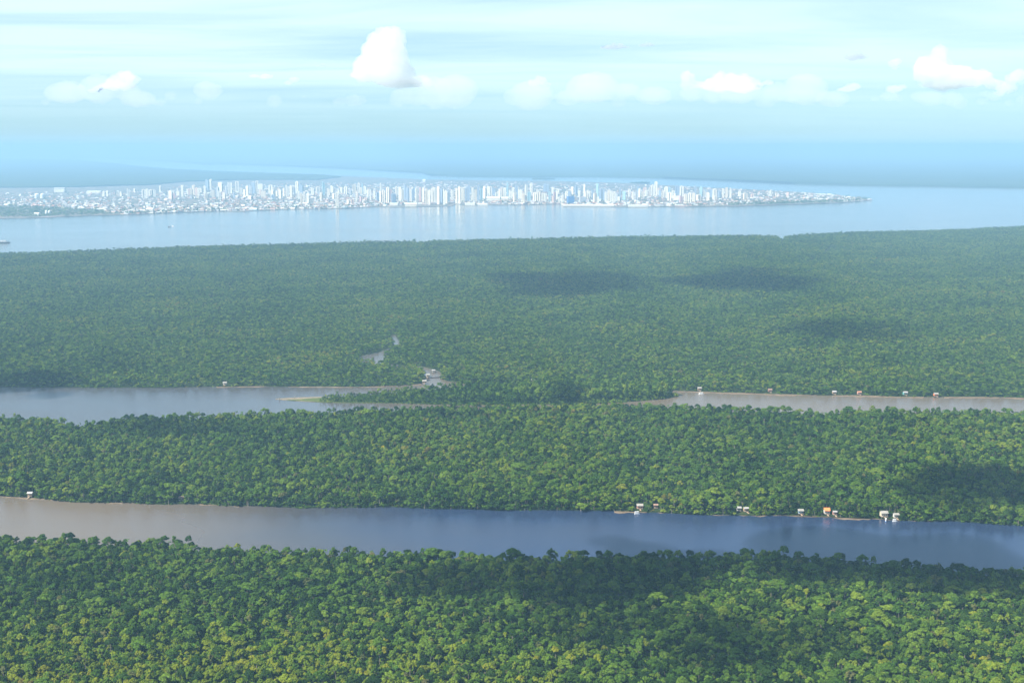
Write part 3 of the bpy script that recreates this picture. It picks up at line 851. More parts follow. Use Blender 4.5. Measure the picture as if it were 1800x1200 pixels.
# seen towers: x centre, y top, y foot, width (px) and paint letter (w white, c cream, p peach, k pinkish, g grey, b blue-grey, also for bluish shade and haze, t teal, B blue)
TL = """183 336 346 4 w,189 335 346 3 w,207 337 344 4 w,213 337 345 4 w,226 331 347 5 w,237 331 338 4 w,253 333 350 7 w,261 332 345 9 w,266 333 343 5 c,272 333 346 5 w,282 326 338 3.5 w,
300 335 352 7 w,306 340 349 5 k,312 330 341 4 w,321 325 346 4.5 w,330 332 342 4 w,341 325 343 6 c,346 330 344 5 p,350 331 345 4 w,348 342 350 5 c,361 326 345 4 w,363 340 350 9 c,365 315.5 334 6 b,371 315 334 4 w,375 334 348 5 c,
383 328 346 5 g,388 320 340 8 w,386 336 351 5 w,394 338 351 5 c,398 326 342 4 g,403 320 341 5 w,407 320 340 2.5 w,417 319 338 7 w,424 331 344 5 w,430 332 345 5 w,435 325 346 6 w,441 326 342 5 g,446 319 340 8 b,452 318 339 5 w,458 322 340 11 w,440 344 352 8 w,
463 336 348 9 c,476 325 341 7 w,480 329 344 6 w,487 335 345 5 c,493 332 349 5.5 w,499 330 345 4 w,505 325 347 6 w,512 326 348 5 c,518 329 346 4 g,523 319 341 6 w,530 323 342 7 b,524 335 350 6 w,530 339 360 4 c,535 337 357 4 w,541 340 359 5 w,550 330 344 5 w,
559 328 343 7 w,569 319 343 5.5 t,565 338 351 6 c,577 331 343 5 w,584 326 339 6 w,593 338 366 5.5 w,600 329 341 4 w,608 328 342 6 w,616 332 343 4 g,623 324 340 6 c,631 322 340 4 w,637 322 340 3 t,641 327 342 6 w,648 332 343 5 c,651 332 352 3.5 w,612 350 361 6 c,620 350 361 6 p,643 347 355 5 p,627 338 357 3 w,634 345 355 4 k,
658 334 350 5 w,664 338 353 5 b,670 322 340 4 w,669 335 357 4 w,675 334 359 5 c,682 329 358 6 w,687 333 352 4 k,692 340 359 9 b,697 328 345 4 w,703 328 354 5 w,708 332 352 5 c,714 325 353 8 b,718 328 359 5 b,722 331 356 4 w,726 332 355 5 b,733 330 356 5 w,739 329 358 4 k,744 330 358 4.5 w,
750 332 359 5 c,755 333 360 4 w,760 331 358 4 w,765 329 358 5 w,771 327 359 5 w,776 331 357 5 b,781 332 360 4 w,785 334 358 5 w,789 337 357 4 b,795 333 352 5 w,803 330 358 5 c,808 326 358 6 w,814 329 357 7 w,820 330 355 5 b,824 325 355 4 b,831 329 355 5 w,836 333 355 4 c,841 322 353 5 b,846 331 353 5 t,852 327 351 6 w,856 333 351 5 w,
862 328 346 5 w,868 330 344 6 b,873 338 348 5 w,878 331 347 4.5 w,883 329 346 4 c,887 330 347 5 w,892 318 344 4 t,897 334 350 5 w,902 330 349 5 w,908 326 349 5 b,913 332 350 5 w,905 338 355 7 w,920 340 359 8 c,916 333 351 4 w,925 323 345 6 w,934 322 344 5 w,930 337 356 6 t,940 338 355 6 w,947 337 355 7 c,954 339 355 6 w,959 340 356 5 w,960 323 338 10 b,966 337 356 4 t,
975 337 354 5 k,979 335 352 4 w,983 346 357 4 w,972 344 357 4 p,989 341 358 4 w,996 336 350 5 w,1003 345 358 12 B,1006 328 345 5 w,1013 326 344 5 b,1018 334 347 5 w,1024 346 357 12 g,1027 322 347 4 w,1031 336 350 5 c,1037 336 350 5 w,1042 333 349 4 b,1046 339 358 7 c,1050 322 347 5 t,1051 346 359 4 w,1058 332 352 9 b,1065 336 354 5 w,1070 334 355 5 c,1075 335 356 4 w,1079 337 357 5 w,
1084 340 354 5 g,1090 327 354 3 b,1087 345 354 5 w,1097 335 352 8 t,1106 333 348 4 w,1113 336 352 5 w,1119 336 352 5 g,1124 331 347 4 w,1130 337 348 5 c,1136 333 345 6 w,1142 330 345 3.5 c,1147 325 345 5 w,1153 319.5 345 6 w,1160 334 346 5 b,1165 336 347 5 c,1171 328 347 6 w,1176 329 347 4 t,1177 338 353 7 w,1183 335 348 5 w,1190 326 345 7 b,1188 344 352 10 w,1198 327 347 7 w,
1197 344 356 6 k,1205 340 357 7 c,1212 339 357 6 w,1219 338 356 7 c,1222 326 346 3 b,1228 342 353 8 c,1232 328 347 6 t,1238 334 347 5 w,1244 338 353 7 c,1250 333 347 5 b,1256 332 351 7 w,1257 344 352 5 w,1264 333 347 5 b,1271 332 348 4 w,1277 329 348 4 c,1284 330 348 4 w,1310 339 351 8 c,1355 334 345 4 w,1365 339 346 4 c,1384 338 347 5 p,1300 336 345 6 w,1322 341 349 5 p"""
LET = {'w':'white','c':'cream','p':'peach','k':'pinkish','g':'grey','b':'blue-grey','t':'teal','B':'blue'}
SECT = [(0,150,'far left end of the city'),(150,240,'beside the long white roof'),(240,335,'left of the tall left cluster'),(335,420,'in the tall left cluster'),(420,515,'between the left clusters'),
        (515,585,'around the teal tower'),(585,665,'in the dip left of centre'),(665,730,'left of the dense waterfront'),(730,800,'in the dense central waterfront'),(800,860,'right of the waterfront gap'),
        (860,930,'behind the broad white hall'),(930,990,'left of the blue block'),(990,1060,'above the long quay shed'),(1060,1130,'right of the quay shed'),(1130,1185,'in the stepped right peak'),
        (1185,1240,'in the warm right cluster'),(1240,1295,'at the right tower end'),(1295,1560,'on the low right headland')]
sect = lambda x: next(t for a, b, t in SECT if a <= x < b)
rt = random.Random(5)
city_tags = []
tows = [t.split() for t in TL.replace('\n', '').split(',')]
tlist = [(float(a), float(b), float(c), float(d), LET[e]) for a, b, c, d, e in tows]
n_seen = len(tlist)
while len(tlist) < 292:       # the haze of further blocks between them
    x = rt.uniform(300, 1290); yb = rt.uniform(337, 350)
    h = rt.uniform(6, 13)
    tlist.append((x, yb - h, yb, rt.uniform(3, 6), rt.choice(['white','white','cream','blue-grey','grey','peach','white'])))
for k, (x, yt, yb, w, paint) in enumerate(tlist):
    g = ground(x, yb, 2.0); sc = g.y / FPX / CT
    h = (yb - yt) * sc; wd = w * sc * (0.95 if w < 9 else 1.0)
    wide = w >= 8 and h < 2 * wd
    kind = 5 if paint == 'blue' or (wide and h < wd) else rt.choice([0,0,1,2,3,4,5])
    rot = rt.uniform(-.35, .35)
    wd2 = wd / (math.cos(rot) + 0.8 * abs(math.sin(rot)) * 0.7)
    o = obj('apartment_tower' if h > 34 else 'apartment_block', tower_mesh(kind, paint), None, (g.x, g.y, 1.9), rot, (wd2, wd2 * rt.uniform(.7, .95), h))
    size = ('very tall' if h > 88 else 'tall' if h > 64 else 'mid-height' if h > 44 else 'short')
    girth = ('slim' if w < 4.6 else 'broad' if w > 6.5 else '')
    row = 'front' if yb >= 353 else 'middle' if yb >= 346 else 'back'
    lab = ' '.join(q for q in (size, girth, paint, 'tower' if h > 34 else 'block', row, 'row,', sect(x)) if q)
    if paint == 'blue': lab = 'broad saturated blue block standing on the waterfront by the quay shed'
    city_tags.append((o, lab, 'building', x))
single_out(city_tags)

# larger low buildings that show singly: halls, sheds, storage tanks, stadium roof
def hall(name, x, yb, wpx, hpx, dpx, paint, roof, label, rot=0.0):
    g = ground(x, yb, 2.0); sc = g.y / FPX / CT
    w, h, d = wpx * sc, hpx * sc, dpx * sc
    root = obj(name, None, None, (g.x, g.y + d/2, 1.9), rot)
    wl_ = obj('wall', MB().box(-w/2, w/2, -d/2, d/2, 0, h*0.72).mesh('hall_wall', [M['fac_'+paint]]), root)
    obj('roof', MB().gable(-w/2-1, w/2+1, -d/2-1, d/2+1, h*0.72+.01, h, 0.5).mesh('hall_roof', [M[roof]]), root)
    tag(root, label, 'hall')
    return root
hall('quay_shed', 1034, 363, 88, 3.4, 9, 'white', 'roof_white', 'long white shed along the quay below the blue block')
hall('exhibition_hall', 867, 353.5, 23, 7.5, 9, 'white', 'roof_white', 'broad bright white hall right of the central waterfront gap')
hall('exhibition_hall', 887.5, 353, 12, 6.5, 8, 'white', 'roof_white', 'smaller white hall right beside the broad central hall')
hall('waterfront_market', 722, 363.5, 20, 6.5, 7, 'cream', 'roof_white', 'cream and white market hall at the foot of the central towers')
hall('ferry_terminal', 826, 361.5, 17, 4.5, 6, 'white', 'roof_white', 'white terminal on the shore right of the waterfront gap')
hall('ferry_terminal', 848, 361.8, 17, 4, 6, 'white', 'roof_white', 'long pale terminal on the shore left of the broad white hall')
hall('warehouse', 1122, 363.8, 34, 3.2, 7, 'white', 'roof_white', 'long white warehouse on the shore right of the quay shed')
hall('warehouse', 1195, 363.2, 16, 3.6, 7, 'peach', 'roof_white', 'pink-walled warehouse on the shore below the warm cluster')
hall('warehouse', 692, 361.5, 14, 4.5, 7, 'white', 'roof_white', 'white waterfront hall at the left foot of the central towers')
hall('warehouse', 385, 368.5, 12, 3.5, 8, 'cream', 'roof_white', 'white roofed warehouse on the left shore below the tall cluster')
hall('warehouse', 340, 369, 12, 3, 7, 'white', 'roof_grey', 'grey roofed warehouse on the left shore')
hall('riverside_building', 263, 372.8, 11, 7, 8, 'white', 'roof_white', 'white riverside building with bright roof among trees on the left shore')
hall('factory', 64, 379.5, 8, 5.5, 8, 'white', 'roof_white', 'white square factory in the mangrove on the far left shore')
hall('stadium_stand', 164, 340, 24, 4, 12, 'white', 'roof_white', 'long bright white stadium roof on the left of the skyline')
hall('warehouse', 104, 338, 18, 0.1 + 8, 8, 'white', 'roof_grey', 'row of pale white blocks left of the stadium roof')
hall('headland_shed', 1449, 343.5, 26, 2.6, 8, 'white', 'roof_white', 'long white shed roof on the low right headland')
hall('headland_shed', 1452, 351.5, 24, 2.6, 6, 'white', 'roof_white', 'lower white shed near the shore of the right headland')
hall('headland_shed', 1487, 354.5, 7, 3, 6, 'white', 'roof_white', 'small white shed close to the tip of the headland')
hall('headland_shed', 1398, 352, 18, 2.2, 6, 'cream', 'roof_grey', 'pale shed by the trees at the base of the headland')
hall('isolated_block', 745, 321.5, 5, 6, 5, 'white', 'roof_white', 'small isolated white block on the back shore above the central towers')
def tank(x, yb, wpx, hpx, label):
    g = ground(x, yb, 2.0); sc = g.y / FPX / CT
    r, h = wpx*sc/2, hpx*sc
    root = obj('storage_tank', None, None, (g.x, g.y, 1.9))
    obj('shell', MB().tube((0,0,0),(0,0,h*.72), r, r, 20).mesh('tank_shell', [M['roof_white']]), root)
    mb = MB(); 
    for k in range(4):
        a, b = k/4*math.pi/2, (k+1)/4*math.pi/2
        mb.tube((0,0,h*.72+math.sin(a)*h*.28+.01*k), (0,0,h*.72+math.sin(b)*h*.28), r*math.cos(a)*1.01, max(.1, r*math.cos(b)*1.01), 20)
    obj('dome', mb.mesh('tank_dome', [M['roof_white']]), root)
    tag(root, label, 'tank')
tank(65, 348.5, 7.5, 8.5, 'left of two white domed tanks at the left of the city')
tank(75, 348.5, 7.5, 8.5, 'right of two white domed tanks at the left of the city')
tank(81.5, 376.5, 4, 7, 'left of two slim white silos in the far left mangrove')
tank(87, 376.5, 4, 7, 'right of two slim white silos in the far left mangrove')

# houses and small blocks: 300 singly, the rest of the low town as one mass
def low_mesh(kind, wall, roof):
    mb = MB()
    if kind == 0:
        mb.box(-.5,.5,-.5,.5,0,.62); mb.gable(-.54,.54,-.56,.56,.625,1.0,.05,1)
    elif kind == 1:
        mb.box(-.5,.5,-.5,.5,0,.9); mb.box(-.5,-.1,-.5,.1,.9,1.15); mb.box(-.52,.52,-.52,.52,.86,.9,1)
    else:
        mb.box(-.5,.5,-.5,.2,0,.7); mb.box(-.5,.05,.2,.5,0,.55); mb.gable(-.53,.53,-.55,.25,.705,1.0,.05,1); mb.box(-.5,.06,.22,.52,.56,.6,1)
    return mb.mesh('low_building', [M['fac_'+wall], M[roof]])
LOWM = {}
def low_choice(r):
    wall = r.choices(['white','cream','peach','grey','brown','teal'], [5,3,2,2,1,.6])[0]
    roof = r.choices(['roof_white','roof_grey','roof_clay','roof_rust'], [2.4,2.5,2,1.4])[0]
    return r.randrange(3), wall, roof
def city_spots(r, n):
    out, cand = [], []
    for _ in range(int(n * 1.35)):
        x = r.triangular(0, 1530, 700) if r.random() < .6 else r.uniform(0, 1530)
        lo = np.interp(x, [0,60,180,220,300,450,600,800,1000,1200,1400,1530],[362,363,370,377,373.5,369.5,365.5,357,361,362.5,357,353])
        hi = np.interp(x, [0,100,260,340,600,800,1000,1200,1300,1400,1500,1530],[340,338,336,326,322,320,322,328,334,338,346,351])
        y = lo - (lo - hi) * r.random() ** 1.5
        cand.append((x, y, ground(x, y, 2.0)))
    ok = inside(np.array([c[2].x for c in cand]), np.array([c[2].y for c in cand]), city_poly)
    return [c for c, q in zip(cand, ok) if q][:n]
RNM = {'roof_white':'white-roofed','roof_grey':'grey-roofed','roof_clay':'red-roofed','roof_rust':'rusty-roofed'}
rl = random.Random(9)
low_tags = []
spots = sorted(city_spots(rl, 4200), key=lambda q: -q[1])
lots = [q + (rl.uniform(10, 24), rl.uniform(4, 12), low_choice(rl)) for q in spots]
order = sorted(range(len(lots)), key=lambda i: -(lots[i][3] * lots[i][4]) / lots[i][2].y ** 2)
for i in order[:290]:
    x, y, g, w, h, ch = lots[i]
    w *= 1.45
    if ch not in LOWM: LOWM[ch] = low_mesh(*ch)
    o = obj('low_building', LOWM[ch], None, (g.x, g.y, 1.95), rl.uniform(-.5,.5), (w, w*rl.uniform(.6,1.1), h))
    row = 'near the shore' if y > np.interp(x, [0,600,800,1200,1530],[372,361,356,359,352]) else 'among the towers'
    lab = 'low %s %s-walled building %s, %s' % (RNM[ch[2]], ch[1], row, sect(x))
    low_tags.append((o, lab, 'building', x))
single_out(low_tags)
mb = MB(); SM = ['fac_white','fac_cream','fac_peach','fac_grey','fac_brown','roof_white','roof_grey','roof_clay','roof_rust']
for i in order[290:]:
    x, y, g, w, h, ch = lots[i]
    a = rl.uniform(-.5,.5); c, s = math.cos(a), math.sin(a)
    d = w * rl.uniform(.6, 1.1)
    t = MB().box(-w/2, w/2, -d/2, d/2, 0, h*.62, rl.randrange(5)).gable(-w/2-.4, w/2+.4, -d/2-.4, d/2+.4, h*.63, h, .2, 5 + ['roof_white','roof_grey','roof_clay','roof_rust'].index(ch[2]))
    n = len(mb.v)
    mb.v += [(g.x + p*c - q*s, g.y + p*s + q*c, 1.95 + z) for p, q, z in t.v]
    mb.f += [tuple(k + n for k in f) for f in t.f]; mb.m += t.m
tag(obj('low_town', mb.mesh('low_town', [M[k] for k in SM])), 'mass of small pale roofs filling the low town between the towers', 'rooftops', kind='stuff')
# town trees: a thin scatter through the town and a dark fringe on the shore
cpts = {k: [] for k in ('x','y')}
rr = np.random.default_rng(31)
tx, ty = [], []
for x, y, g in city_spots(rl, 5200): tx.append(g.x); ty.append(g.y)
for x0, x1, n, spread in ((180,400,420,120),(1280,1530,900,130),(1330,1520,500,130),(1180,1300,160,60),(460,640,180,70)):
    for _ in range(n):
        x = rl.uniform(x0, x1)
        yb = np.interp(x, [180,220,300,345,380,450,500,600,700,1200,1300,1400,1480,1530],[378.5,377.4,374,372.5,371,370,367.5,366.5,364.5,363.5,362.5,359,356.5,352.3])
        g = ground(x, yb - abs(rl.gauss(0, 1.1 if x < 1250 else 2.6)), 2.0); tx.append(g.x); ty.append(g.y)
nT = len(tx)
ct = dict(x=np.array(tx), y=np.array(ty), k=rr.choice(NK, nT, p=W_FAR/W_FAR.sum()), s=rr.uniform(.7,1.3,nT), rot=rr.uniform(0,6.28,nT), zs=rr.uniform(.6,.95,nT))
ct = take(ct, inside(ct['x'], ct['y'], city_poly))
forest('town_trees', ct, lo_col, 'dark trees mixed through the low town and fringing its shore', 'trees', 1.9)

# ------------------------------------------------------------------ stilt houses, jetties, boats
for nm, c in {'orange': (0.75,0.22,0.06), 'whitewash': (0.66,0.64,0.58), 'skyblue': (0.35,0.55,0.68), 'tanwood': (0.42,0.30,0.19), 'greywood': (0.25,0.21,0.17), 'creamwall': (0.72,0.62,0.45), 'turquoise': (0.12,0.45,0.45), 'rosewall': (0.62,0.32,0.26)}.items():
    M[nm] = plain('paint_' + nm, c, 0.75, 0.15, 0.9)
M['tin'] = plain('tin_roof', (0.32,0.31,0.30), 0.45, 0.12, 0.6)
M['zincwhite'] = plain('fibre_cement_roof', (0.30,0.285,0.25), 0.8, 0.25, 0.5)
M['dark_open'] = plain('dark_opening', (0.03,0.03,0.03), 0.6, 0.05, 1)
def stilt_house(x, y, w, wall, roof, label, d=None, jetty=True, rot=0.0, hw=2.9, pitch=.34):
    p = ground(x, y, 0.3)
    w *= 0.60 if y < 720 else 0.80
    d = d or w * 0.8
    root = obj('stilt_house', None, None, (p.x, p.y + 1.5, 0.2), rot)
    fl = 2.0
    obj('floor', MB().box(-w/2-.3, w/2+.3, -1.8, d, fl-.2, fl).mesh('house_floor', [M['greywood']]), root)
    obj('wall', MB().box(-w/2, w/2, 0, d-.3, fl+.004, fl+hw).mesh('house_wall', [M[wall]]), root)
    obj('roof', MB().gable(-w/2-.6, w/2+.6, -2.0, d+.3, fl+hw+.02, fl+hw+d*pitch, .12).mesh('house_roof', [M[roof]]), root)
    leg = MB().tube((0,0,-1.4),(0,0,fl-.2), .14, .12, 6).mesh('stilt', [M['greywood']])
    for a in (-.46, 0, .46):
        for b in (-1.6, d*.5, d-.3): obj('stilt', leg, root, (a*w, b, 0))
    post = MB().tube((0,0,fl),(0,0,fl+hw), .08, .08, 6).mesh('porch_post', [M['greywood']])
    for a in (-.48, .48): obj('porch_post', post, root, (a*w, -1.7, 0.004))
    obj('door', MB().box(-.45,.45,-.06,-.003,fl+.01,fl+2.1).mesh('house_door', [M['tanwood']]), root)
    for a in (-.3,.3):
        obj('window', MB().box(a*w-.5,a*w+.5,-.05,-.003,fl+.9,fl+1.9).mesh('house_window', [M['dark_open']]), root)
    if jetty:
        obj('steps', MB().box(-.7,.7,-7.5,-1.81,fl-.5,fl-.38).box(-.7,-.55,-7.5,-7.35,-1.3,fl-.5).box(.55,.7,-7.5,-7.35,-1.3,fl-.5).mesh('jetty_steps', [M['tanwood']]), root)
    tag(root, label, 'house')
    return p
for h in HOUSE_LIST: stilt_house(*h['args'], **h['kw'])
def hull(mb, L, B, D, m=0, bow=.3):
    xs = [-.5, -.25, .1, .5 - bow*.5, .5]; ws = [.85, 1, 1, .7, .04]
    v = []
    for x, w in zip(xs, ws):
        v += [(x*L, -w*B/2, D), (x*L, -w*B*.36, 0), (x*L, w*B*.36, 0), (x*L, w*B/2, D)]
    f = []
    for k in range(4):
        a = 4*k
        f += [(a, a+1, a+5, a+4), (a+1, a+2, a+6, a+5), (a+2, a+3, a+7, a+6), (a+3, a, a+4, a+7)]
    f += [(0,3,2,1), (16,17,18,19)]
    mb.add(v, f, m); return mb
M['hull_dark'] = plain('hull_dark', (0.06,0.07,0.08), 0.5, .1, .3)
M['hull_blue'] = plain('hull_blue', (0.05,0.20,0.55), 0.5, .1, .5)
def boat(name, x, y, L, hullm, label, rot=0.0, decks=1):
    p = ground(x, y, 0)
    root = obj(name, None, None, (p.x, p.y, -0.35), rot)
    B, D = L*.24, max(1.0, L*.09)
    obj('hull', hull(MB(), L, B, D).mesh('boat_hull', [M[hullm]]), root)
    z = D
    for k in range(decks):
        hgt = 2.0
        obj('cabin', MB().box(-L*.42, L*(.25-.06*k), -B*.40, B*.40, z+.01, z+hgt).mesh('boat_cabin', [M['roof_white']]), root)
        obj('roof', MB().box(-L*.45, L*(.29-.06*k), -B*.46, B*.46, z+hgt+.01, z+hgt+.15).mesh('boat_roof', [M['roof_white']]), root)
        for a in np.linspace(-.36, .12, 4):
            obj('window', MB().box(a*L, (a+.08)*L, -B*.40-.04, -B*.40-.003, z+.9, z+1.6).mesh('boat_window', [M['dark_open']]), root)
        z += hgt + .17
    tag(root, label, 'boat')
boat('river_ferry', 8, 427, 46, 'hull_dark', 'dark-hulled white ferry on the wide river at the left edge', 0.03, 3)
boat('river_boat', 297.5, 399, 14, 'hull_dark', 'left of two small white boats far out on the wide river', 0.4, 2)
boat('river_boat', 304, 398, 12, 'roof_white', 'right of two small white boats far out on the wide river', -.3, 2)
boat('small_boat', 1557, 915.5, 5.5, 'hull_blue', 'small blue boat moored below the large cream house', 1.2)
boat('small_boat', 1573, 916, 5, 'roof_white', 'small white boat moored below the white stilt house', 0.1)
boat('river_boat', 895, 362.2, 16, 'roof_white', 'white boat moored off the city centre waterfront', 0.1, 2)
boat('river_boat', 783, 364.4, 18, 'roof_white', 'white boat in the gap of the central waterfront', 0.3, 2)
boat('small_boat', 1233, 692.8, 9, 'roof_white', 'white boat drawn up at the left end of the mudflat', 0.2)
boat('small_boat', 1120, 903, 6, 'roof_white', 'white boat moored near the pinkish stilt house', 0.2)
# poles on the sandbar
for x, y, h, lab in ((491,702,5,'dark stump at the tip of the sandbar'),(518,700.5,6,'dark stump further along the sandbar')):
    p = ground(x, y, .45)
    o = obj('driftwood_stump', MB().tube((0,0,-.3),(.5,.2,h*.6),.55,.35,7).tube((.3,.1,h*.4),(-1.6,.4,h*.85),.3,.12,6).tube((.4,.1,h*.5),(2.0,-.3,h),.28,.1,6).mesh('stump', [M['bark']]), None, p)
    tag(o, lab, 'driftwood')

# ------------------------------------------------------------------ clouds
m, nt, out = new_mat('cumulus_bright')
d = N(nt, 'ShaderNodeBsdfDiffuse'); d.inputs['Color'].default_value = (0.93,0.93,0.93,1)
nt.links.new(d.outputs[0], out.inputs['Surface'])
M['cloud'] = m
def cloud_volume(name, dens, col=(0.97,0.98,1.0,1)):
    m, nt, out = new_mat(name)
    v = N(nt, 'ShaderNodeVolumePrincipled')
    v.inputs['Color'].default_value = col; v.inputs['Density'].default_value = dens
    v.inputs['Anisotropy'].default_value = 0.0
    nt.links.new(v.outputs[0], out.inputs['Volume'])
    return m
M['cloud'] = cloud_volume('cumulus', 0.0026)
M['cloud_soft'] = cloud_volume('cloud_soft', 0.0005)
M['cloud_shade_grey'] = cloud_volume('cloud_shade_grey', 0.012, (0.62,0.68,0.80,1))  # grey volume colour paints in the shade of clouds out of the sun
M['cloud_over_thin'] = cloud_volume('cloud_overhead_thin', 0.016)
M['cloud_over'] = cloud_volume('cloud_overhead', 0.042)

tex_big = bpy.data.textures.new('billow_big', 'CLOUDS'); tex_big.noise_depth = 3
def cloud_object(name, balls, mat, voxel, bump, label, seed):
    """union of billows, remeshed and roughened"""
    bm = bmesh.new()
    for (c, rx, rz) in balls:
        mtx = Matrix.Translation(c) @ Matrix.Diagonal((rx, rx * 0.9, rz, 1))
        bmesh.ops.create_icosphere(bm, subdivisions=3, radius=1, matrix=mtx)
    ctr = sum((Vector(b[0]) for b in balls), Vector()) / len(balls)
    bmesh.ops.translate(bm, verts=bm.verts, vec=-ctr)
    me = bpy.data.meshes.new(name); bm.to_mesh(me); bm.free()
    me.materials.append(mat)
    for p in me.polygons: p.use_smooth = True
    o = obj(name, me, None, ctr)
    r = o.modifiers.new('union', 'REMESH'); r.mode = 'VOXEL'; r.voxel_size = voxel; r.use_smooth_shade = True
    for sc, st in ((1.0, bump), (0.4, bump * 0.5)):
        t = bpy.data.textures.new('billow', 'CLOUDS'); t.noise_scale = sc * bump * 3.2; t.noise_depth = 2; t.noise_basis = 'VORONOI_F1'
        dm = o.modifiers.new('billow', 'DISPLACE'); dm.texture = t; dm.strength = -st * 1.6; dm.mid_level = 0.35; dm.texture_coords = 'LOCAL'
    return tag(o, label, 'cloud')

def cloud_px(name, dist, blobs, mat, label, seed, rough=0.16):
    rc = random.Random(seed)
    balls = []
    for (x, y, rx, rz) in blobs:
        k = dist / FPX
        balls.append((at_dist(x, y, dist + rc.uniform(-.5, .5) * rx * k), rx * k * 1.16, rz * k * 1.2))
    big = max(b[1] for b in balls)
    return cloud_object(name, balls, mat, big * 0.055, big * rough * 1.5, label, seed)

C1, C2 = M['cloud'], M['cloud_soft']
cloud_px('cumulus_cloud', 19000, [(672,72,24,20),(690,70,24,22),(668,95,32,26),(690,100,28,28),(652,118,30,22),(680,125,36,24),(640,135,24,13),(712,128,22,16),(735,142,20,12),(752,150,15,7),(700,145,40,12)], C1, 'tall towering bright white cumulus left of the sky centre', 1, .13)
cloud_px('cumulus_cloud', 22000, [(205,140,18,9),(220,133,20,10),(235,140,14,10),(180,155,16,6),(165,160,12,4),(210,152,30,9)], C1, 'white cumulus with a bright top at the left of the sky', 2)
cloud_px('cumulus_cloud', 24000, [(448,134,10,4),(466,135,13,5)], C1, 'small bright flat cloud between the left cumulus and the tower', 3)
cloud_px('cumulus_cloud', 24000, [(507,146,7,4),(517,140,9,5)], C1, 'small slanting wisp right of the small flat cloud', 4)
cloud_px('cumulus_cloud', 23000, [(938,146,10,7),(950,142,12,8),(960,149,9,5)], C1, 'small bright puff right of the towering cumulus', 5)
cloud_px('cumulus_cloud', 22000, [(1250,150,22,12),(1275,142,26,16),(1300,145,26,16),(1325,150,20,11),(1285,157,48,10),(1207,137,14,16),(1215,150,20,9),(1350,146,16,8)], C1, 'broad white cumulus right of the sky centre', 6)
cloud_px('cumulus_cloud', 23000, [(1500,152,13,7),(1488,158,16,5)], C1, 'small white puff left of the pink-topped cumulus', 7)
cloud_px('cumulus_cloud', 23000, [(1570,112,9,7),(1578,108,8,6),(1574,119,7,4)], C1, 'small ragged white puff high at the right of the sky', 8)
cloud_px('cumulus_cloud', 23000, [(1572,157,14,7),(1585,153,9,5)], C1, 'small white puff below the ragged puff at the right', 9)
cloud_px('cumulus_cloud', 22000, [(1625,105,16,15),(1650,97,18,16),(1640,125,34,20),(1675,128,32,18),(1700,140,34,16),(1725,135,22,15),(1670,150,48,10),(1745,147,22,10)], C1, 'large white cumulus at the right edge of the sky', 10)
cloud_px('cumulus_cloud', 23000, [(1780,138,14,8),(1792,132,16,10),(1770,155,18,9),(1756,165,10,5)], C1, 'white cumulus cut by the right edge of the photo', 11)
soft = [('long pale cloud bank below the left cumulus', 30000, [(120,175,60,20),(200,178,70,22),(290,165,60,16),(350,175,60,18),(40,165,40,20)]),
        ('pale cloud bank under the towering cumulus', 29000, [(480,165,60,18),(560,160,50,16),(640,160,60,22),(690,152,55,20),(735,162,50,16),(720,170,60,16),(790,168,50,10)]),
        ('pale cloud bank right of the towering cumulus', 29000, [(880,168,50,14),(960,165,60,14),(1040,165,60,14),(1130,170,60,13),(1000,160,50,10)]),
        ('pale cloud bank under the broad right cumulus', 29000, [(1230,160,50,18),(1300,165,60,18),(1390,158,60,18),(1450,150,40,14),(1440,162,50,12)]),
        ('pale cloud bank under the right edge cumulus', 29000, [(1530,160,60,18),(1620,150,60,20),(1700,155,60,22),(1790,158,50,20)])]
rb = random.Random(77)
for k, (lab, dist, bl) in enumerate(soft):
    x0, x1 = min(q[0] for q in bl), max(q[0] for q in bl)
    puffs = []
    for j in range(16):                      # a ragged row of puffs of many sizes
        x = rb.uniform(x0 - 20, x1 + 20); r_ = rb.choice([7, 9, 12, 16, 22, 30]) * rb.uniform(.8, 1.2)
        base = 178 + rb.uniform(-8, 10)
        puffs.append((x, base - r_ * .5, r_, r_ * rb.uniform(.45, .8)))
    cloud_px('cloud_bank', dist, puffs, C2, lab, 40 + k, .07)
for k, (x, y, rx, rz, lab) in enumerate([(1082,82,26,7,'left half of a small grey cloud high right of centre'),(1138,79,16,5,'right half of a small grey cloud high right of centre'),(1505,98,22,11,'small grey cloud high at the right of the sky'),(566,115,9,4,'tiny grey cloud left of the towering cumulus')]):
    cloud_px('grey_cloud', 9000, [(x-rx*.4,y+rz*.3,rx*.6,rz*.6),(x+rx*.1,y-rz*.1,rx*.45,rz),(x+rx*.55,y+rz*.2,rx*.4,rz*.5)], M['cloud_shade_grey'], lab, 60 + k, .25)
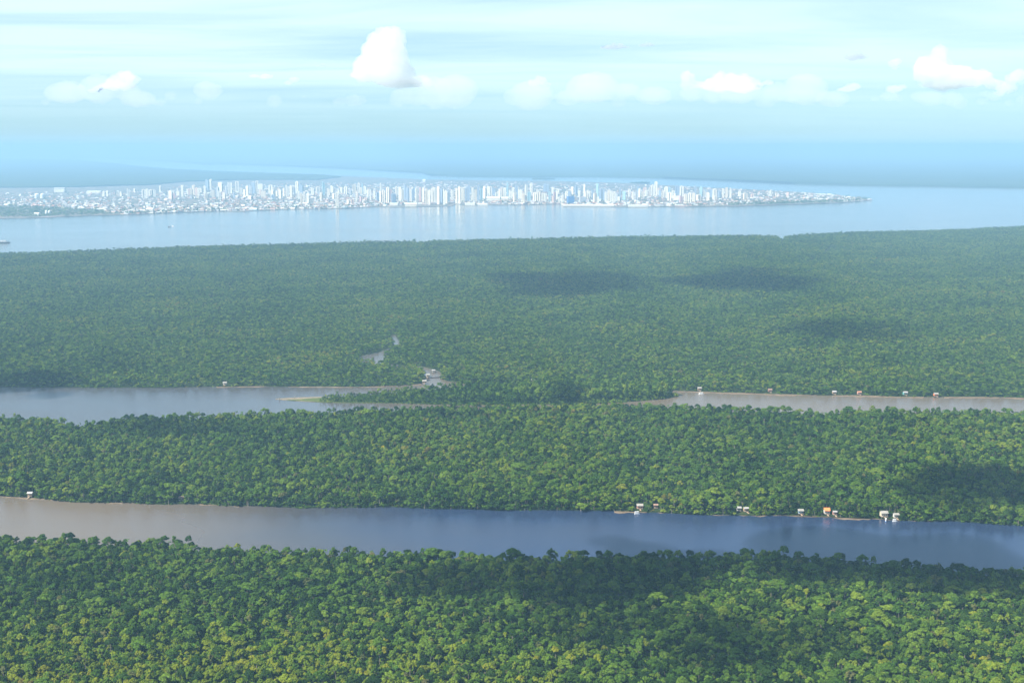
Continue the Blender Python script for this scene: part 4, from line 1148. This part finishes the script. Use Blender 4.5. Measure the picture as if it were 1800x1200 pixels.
# fair-weather clouds drifting overhead, above the frame; their shadows lie on the forest, some added to darken it
def overhead(x0, x1, y0, y1, label, seed, alt=1150.0, thick=0.42, z=12.0, veil='cloud_over'):
    rc = random.Random(seed)
    a, b, c, d_ = ground(x0, (y0+y1)/2, z), ground(x1, (y0+y1)/2, z), ground((x0+x1)/2, y0, z), ground((x0+x1)/2, y1, z)
    ctr = (a + b) / 2; hw = (b - a).length / 2; hd = (c - d_).length / 2
    ctr = Vector((ctr.x, (c.y + d_.y) / 2, z)) + SUN_DIR * ((alt - z) / SUN_DIR.z)
    balls = []
    n = max(3, int(max(hw, hd) / min(hw, hd) * 2.2))
    rr_ = min(hw, hd) * 0.46
    for k in range(min(n * 9, 130)):
        u, v = rc.uniform(-1, 1), rc.uniform(-1, 1)
        v += 0.45 * math.sin(u * 4.0 + seed)
        if u*u + v*v > 1.1 or math.sin(u * 9.0 + seed * 3) < -0.75: continue
        q = rr_ * rc.uniform(.45, 1.35) * math.sqrt(max(0.15, 1.15 - u*u))
        balls.append((ctr + Vector((u * max(1, hw - q*.7), v * max(1, hd - q*.7), rc.uniform(-.15,.2) * rr_)), q, q * thick))
    balls.append((ctr, rr_, rr_ * thick)); 
    return cloud_object('overhead_cloud', balls, M[veil], rr_ * .12, rr_ * .10, label, seed)
overhead(470, 2400, 915, 1085, 'broad cloud overhead shading the near river bank', 71)
overhead(1000, 1700, 1085, 1185, 'thin ragged unseen cloud added to shade the right of the near forest', 83, thick=.3)  # unseen cloud added to darken the lower right forest
overhead(-150, 330, 985, 1035, 'cloud overhead shading the left of the near forest', 79, thick=.2)
overhead(760, 1500, 1060, 1135, 'thin unseen cloud added to shade the middle of the near forest', 81, thick=.3)  # another unseen cloud, put in to dim the foreground
overhead(1560, 1950, 818, 905, 'cloud overhead shading the right end of the middle island', 72)
overhead(972, 1036, 671, 706, 'small compact cloud overhead shading the spit', 73, thick=2.0)
overhead(730, 1160, 470, 520, 'cloud overhead shading the middle of the far island', 74, veil='cloud_over_thin', thick=.3)
overhead(1110, 1480, 468, 510, 'cloud overhead shading the right of the far island', 75, veil='cloud_over_thin', thick=.3)
overhead(1320, 1640, 562, 598, 'slim cloud overhead shading the right slope of the far island', 76, veil='cloud_over_thin', thick=.35)
overhead(90, 290, 620, 646, 'slim cloud overhead shading the left of the far island', 77, veil='cloud_over_thin', thick=.35)
overhead(-80, 170, 650, 690, 'cloud overhead shading the left channel bank', 78, thick=.3)
overhead(150, 480, 726, 770, 'cloud overhead shading the left of the middle island', 80, thick=.2)

# ------------------------------------------------------------------ haze
m, nt, out = new_mat('humid_haze')
v = N(nt, 'ShaderNodeVolumePrincipled')
v.inputs['Color'].default_value = (0.35, 0.61, 0.85, 1)
v.inputs['Density'].default_value = 9.0e-5
v.inputs['Anisotropy'].default_value = 0.0
nt.links.new(v.outputs[0], out.inputs['Volume'])
hz = obj('haze', MB().box(-89000, 89000, -8000, 89000, -4.0, 460.0).mesh('haze', [m]))
tag(hz, 'pale blue humid air fading the city and the far shore', 'haze', kind='stuff')
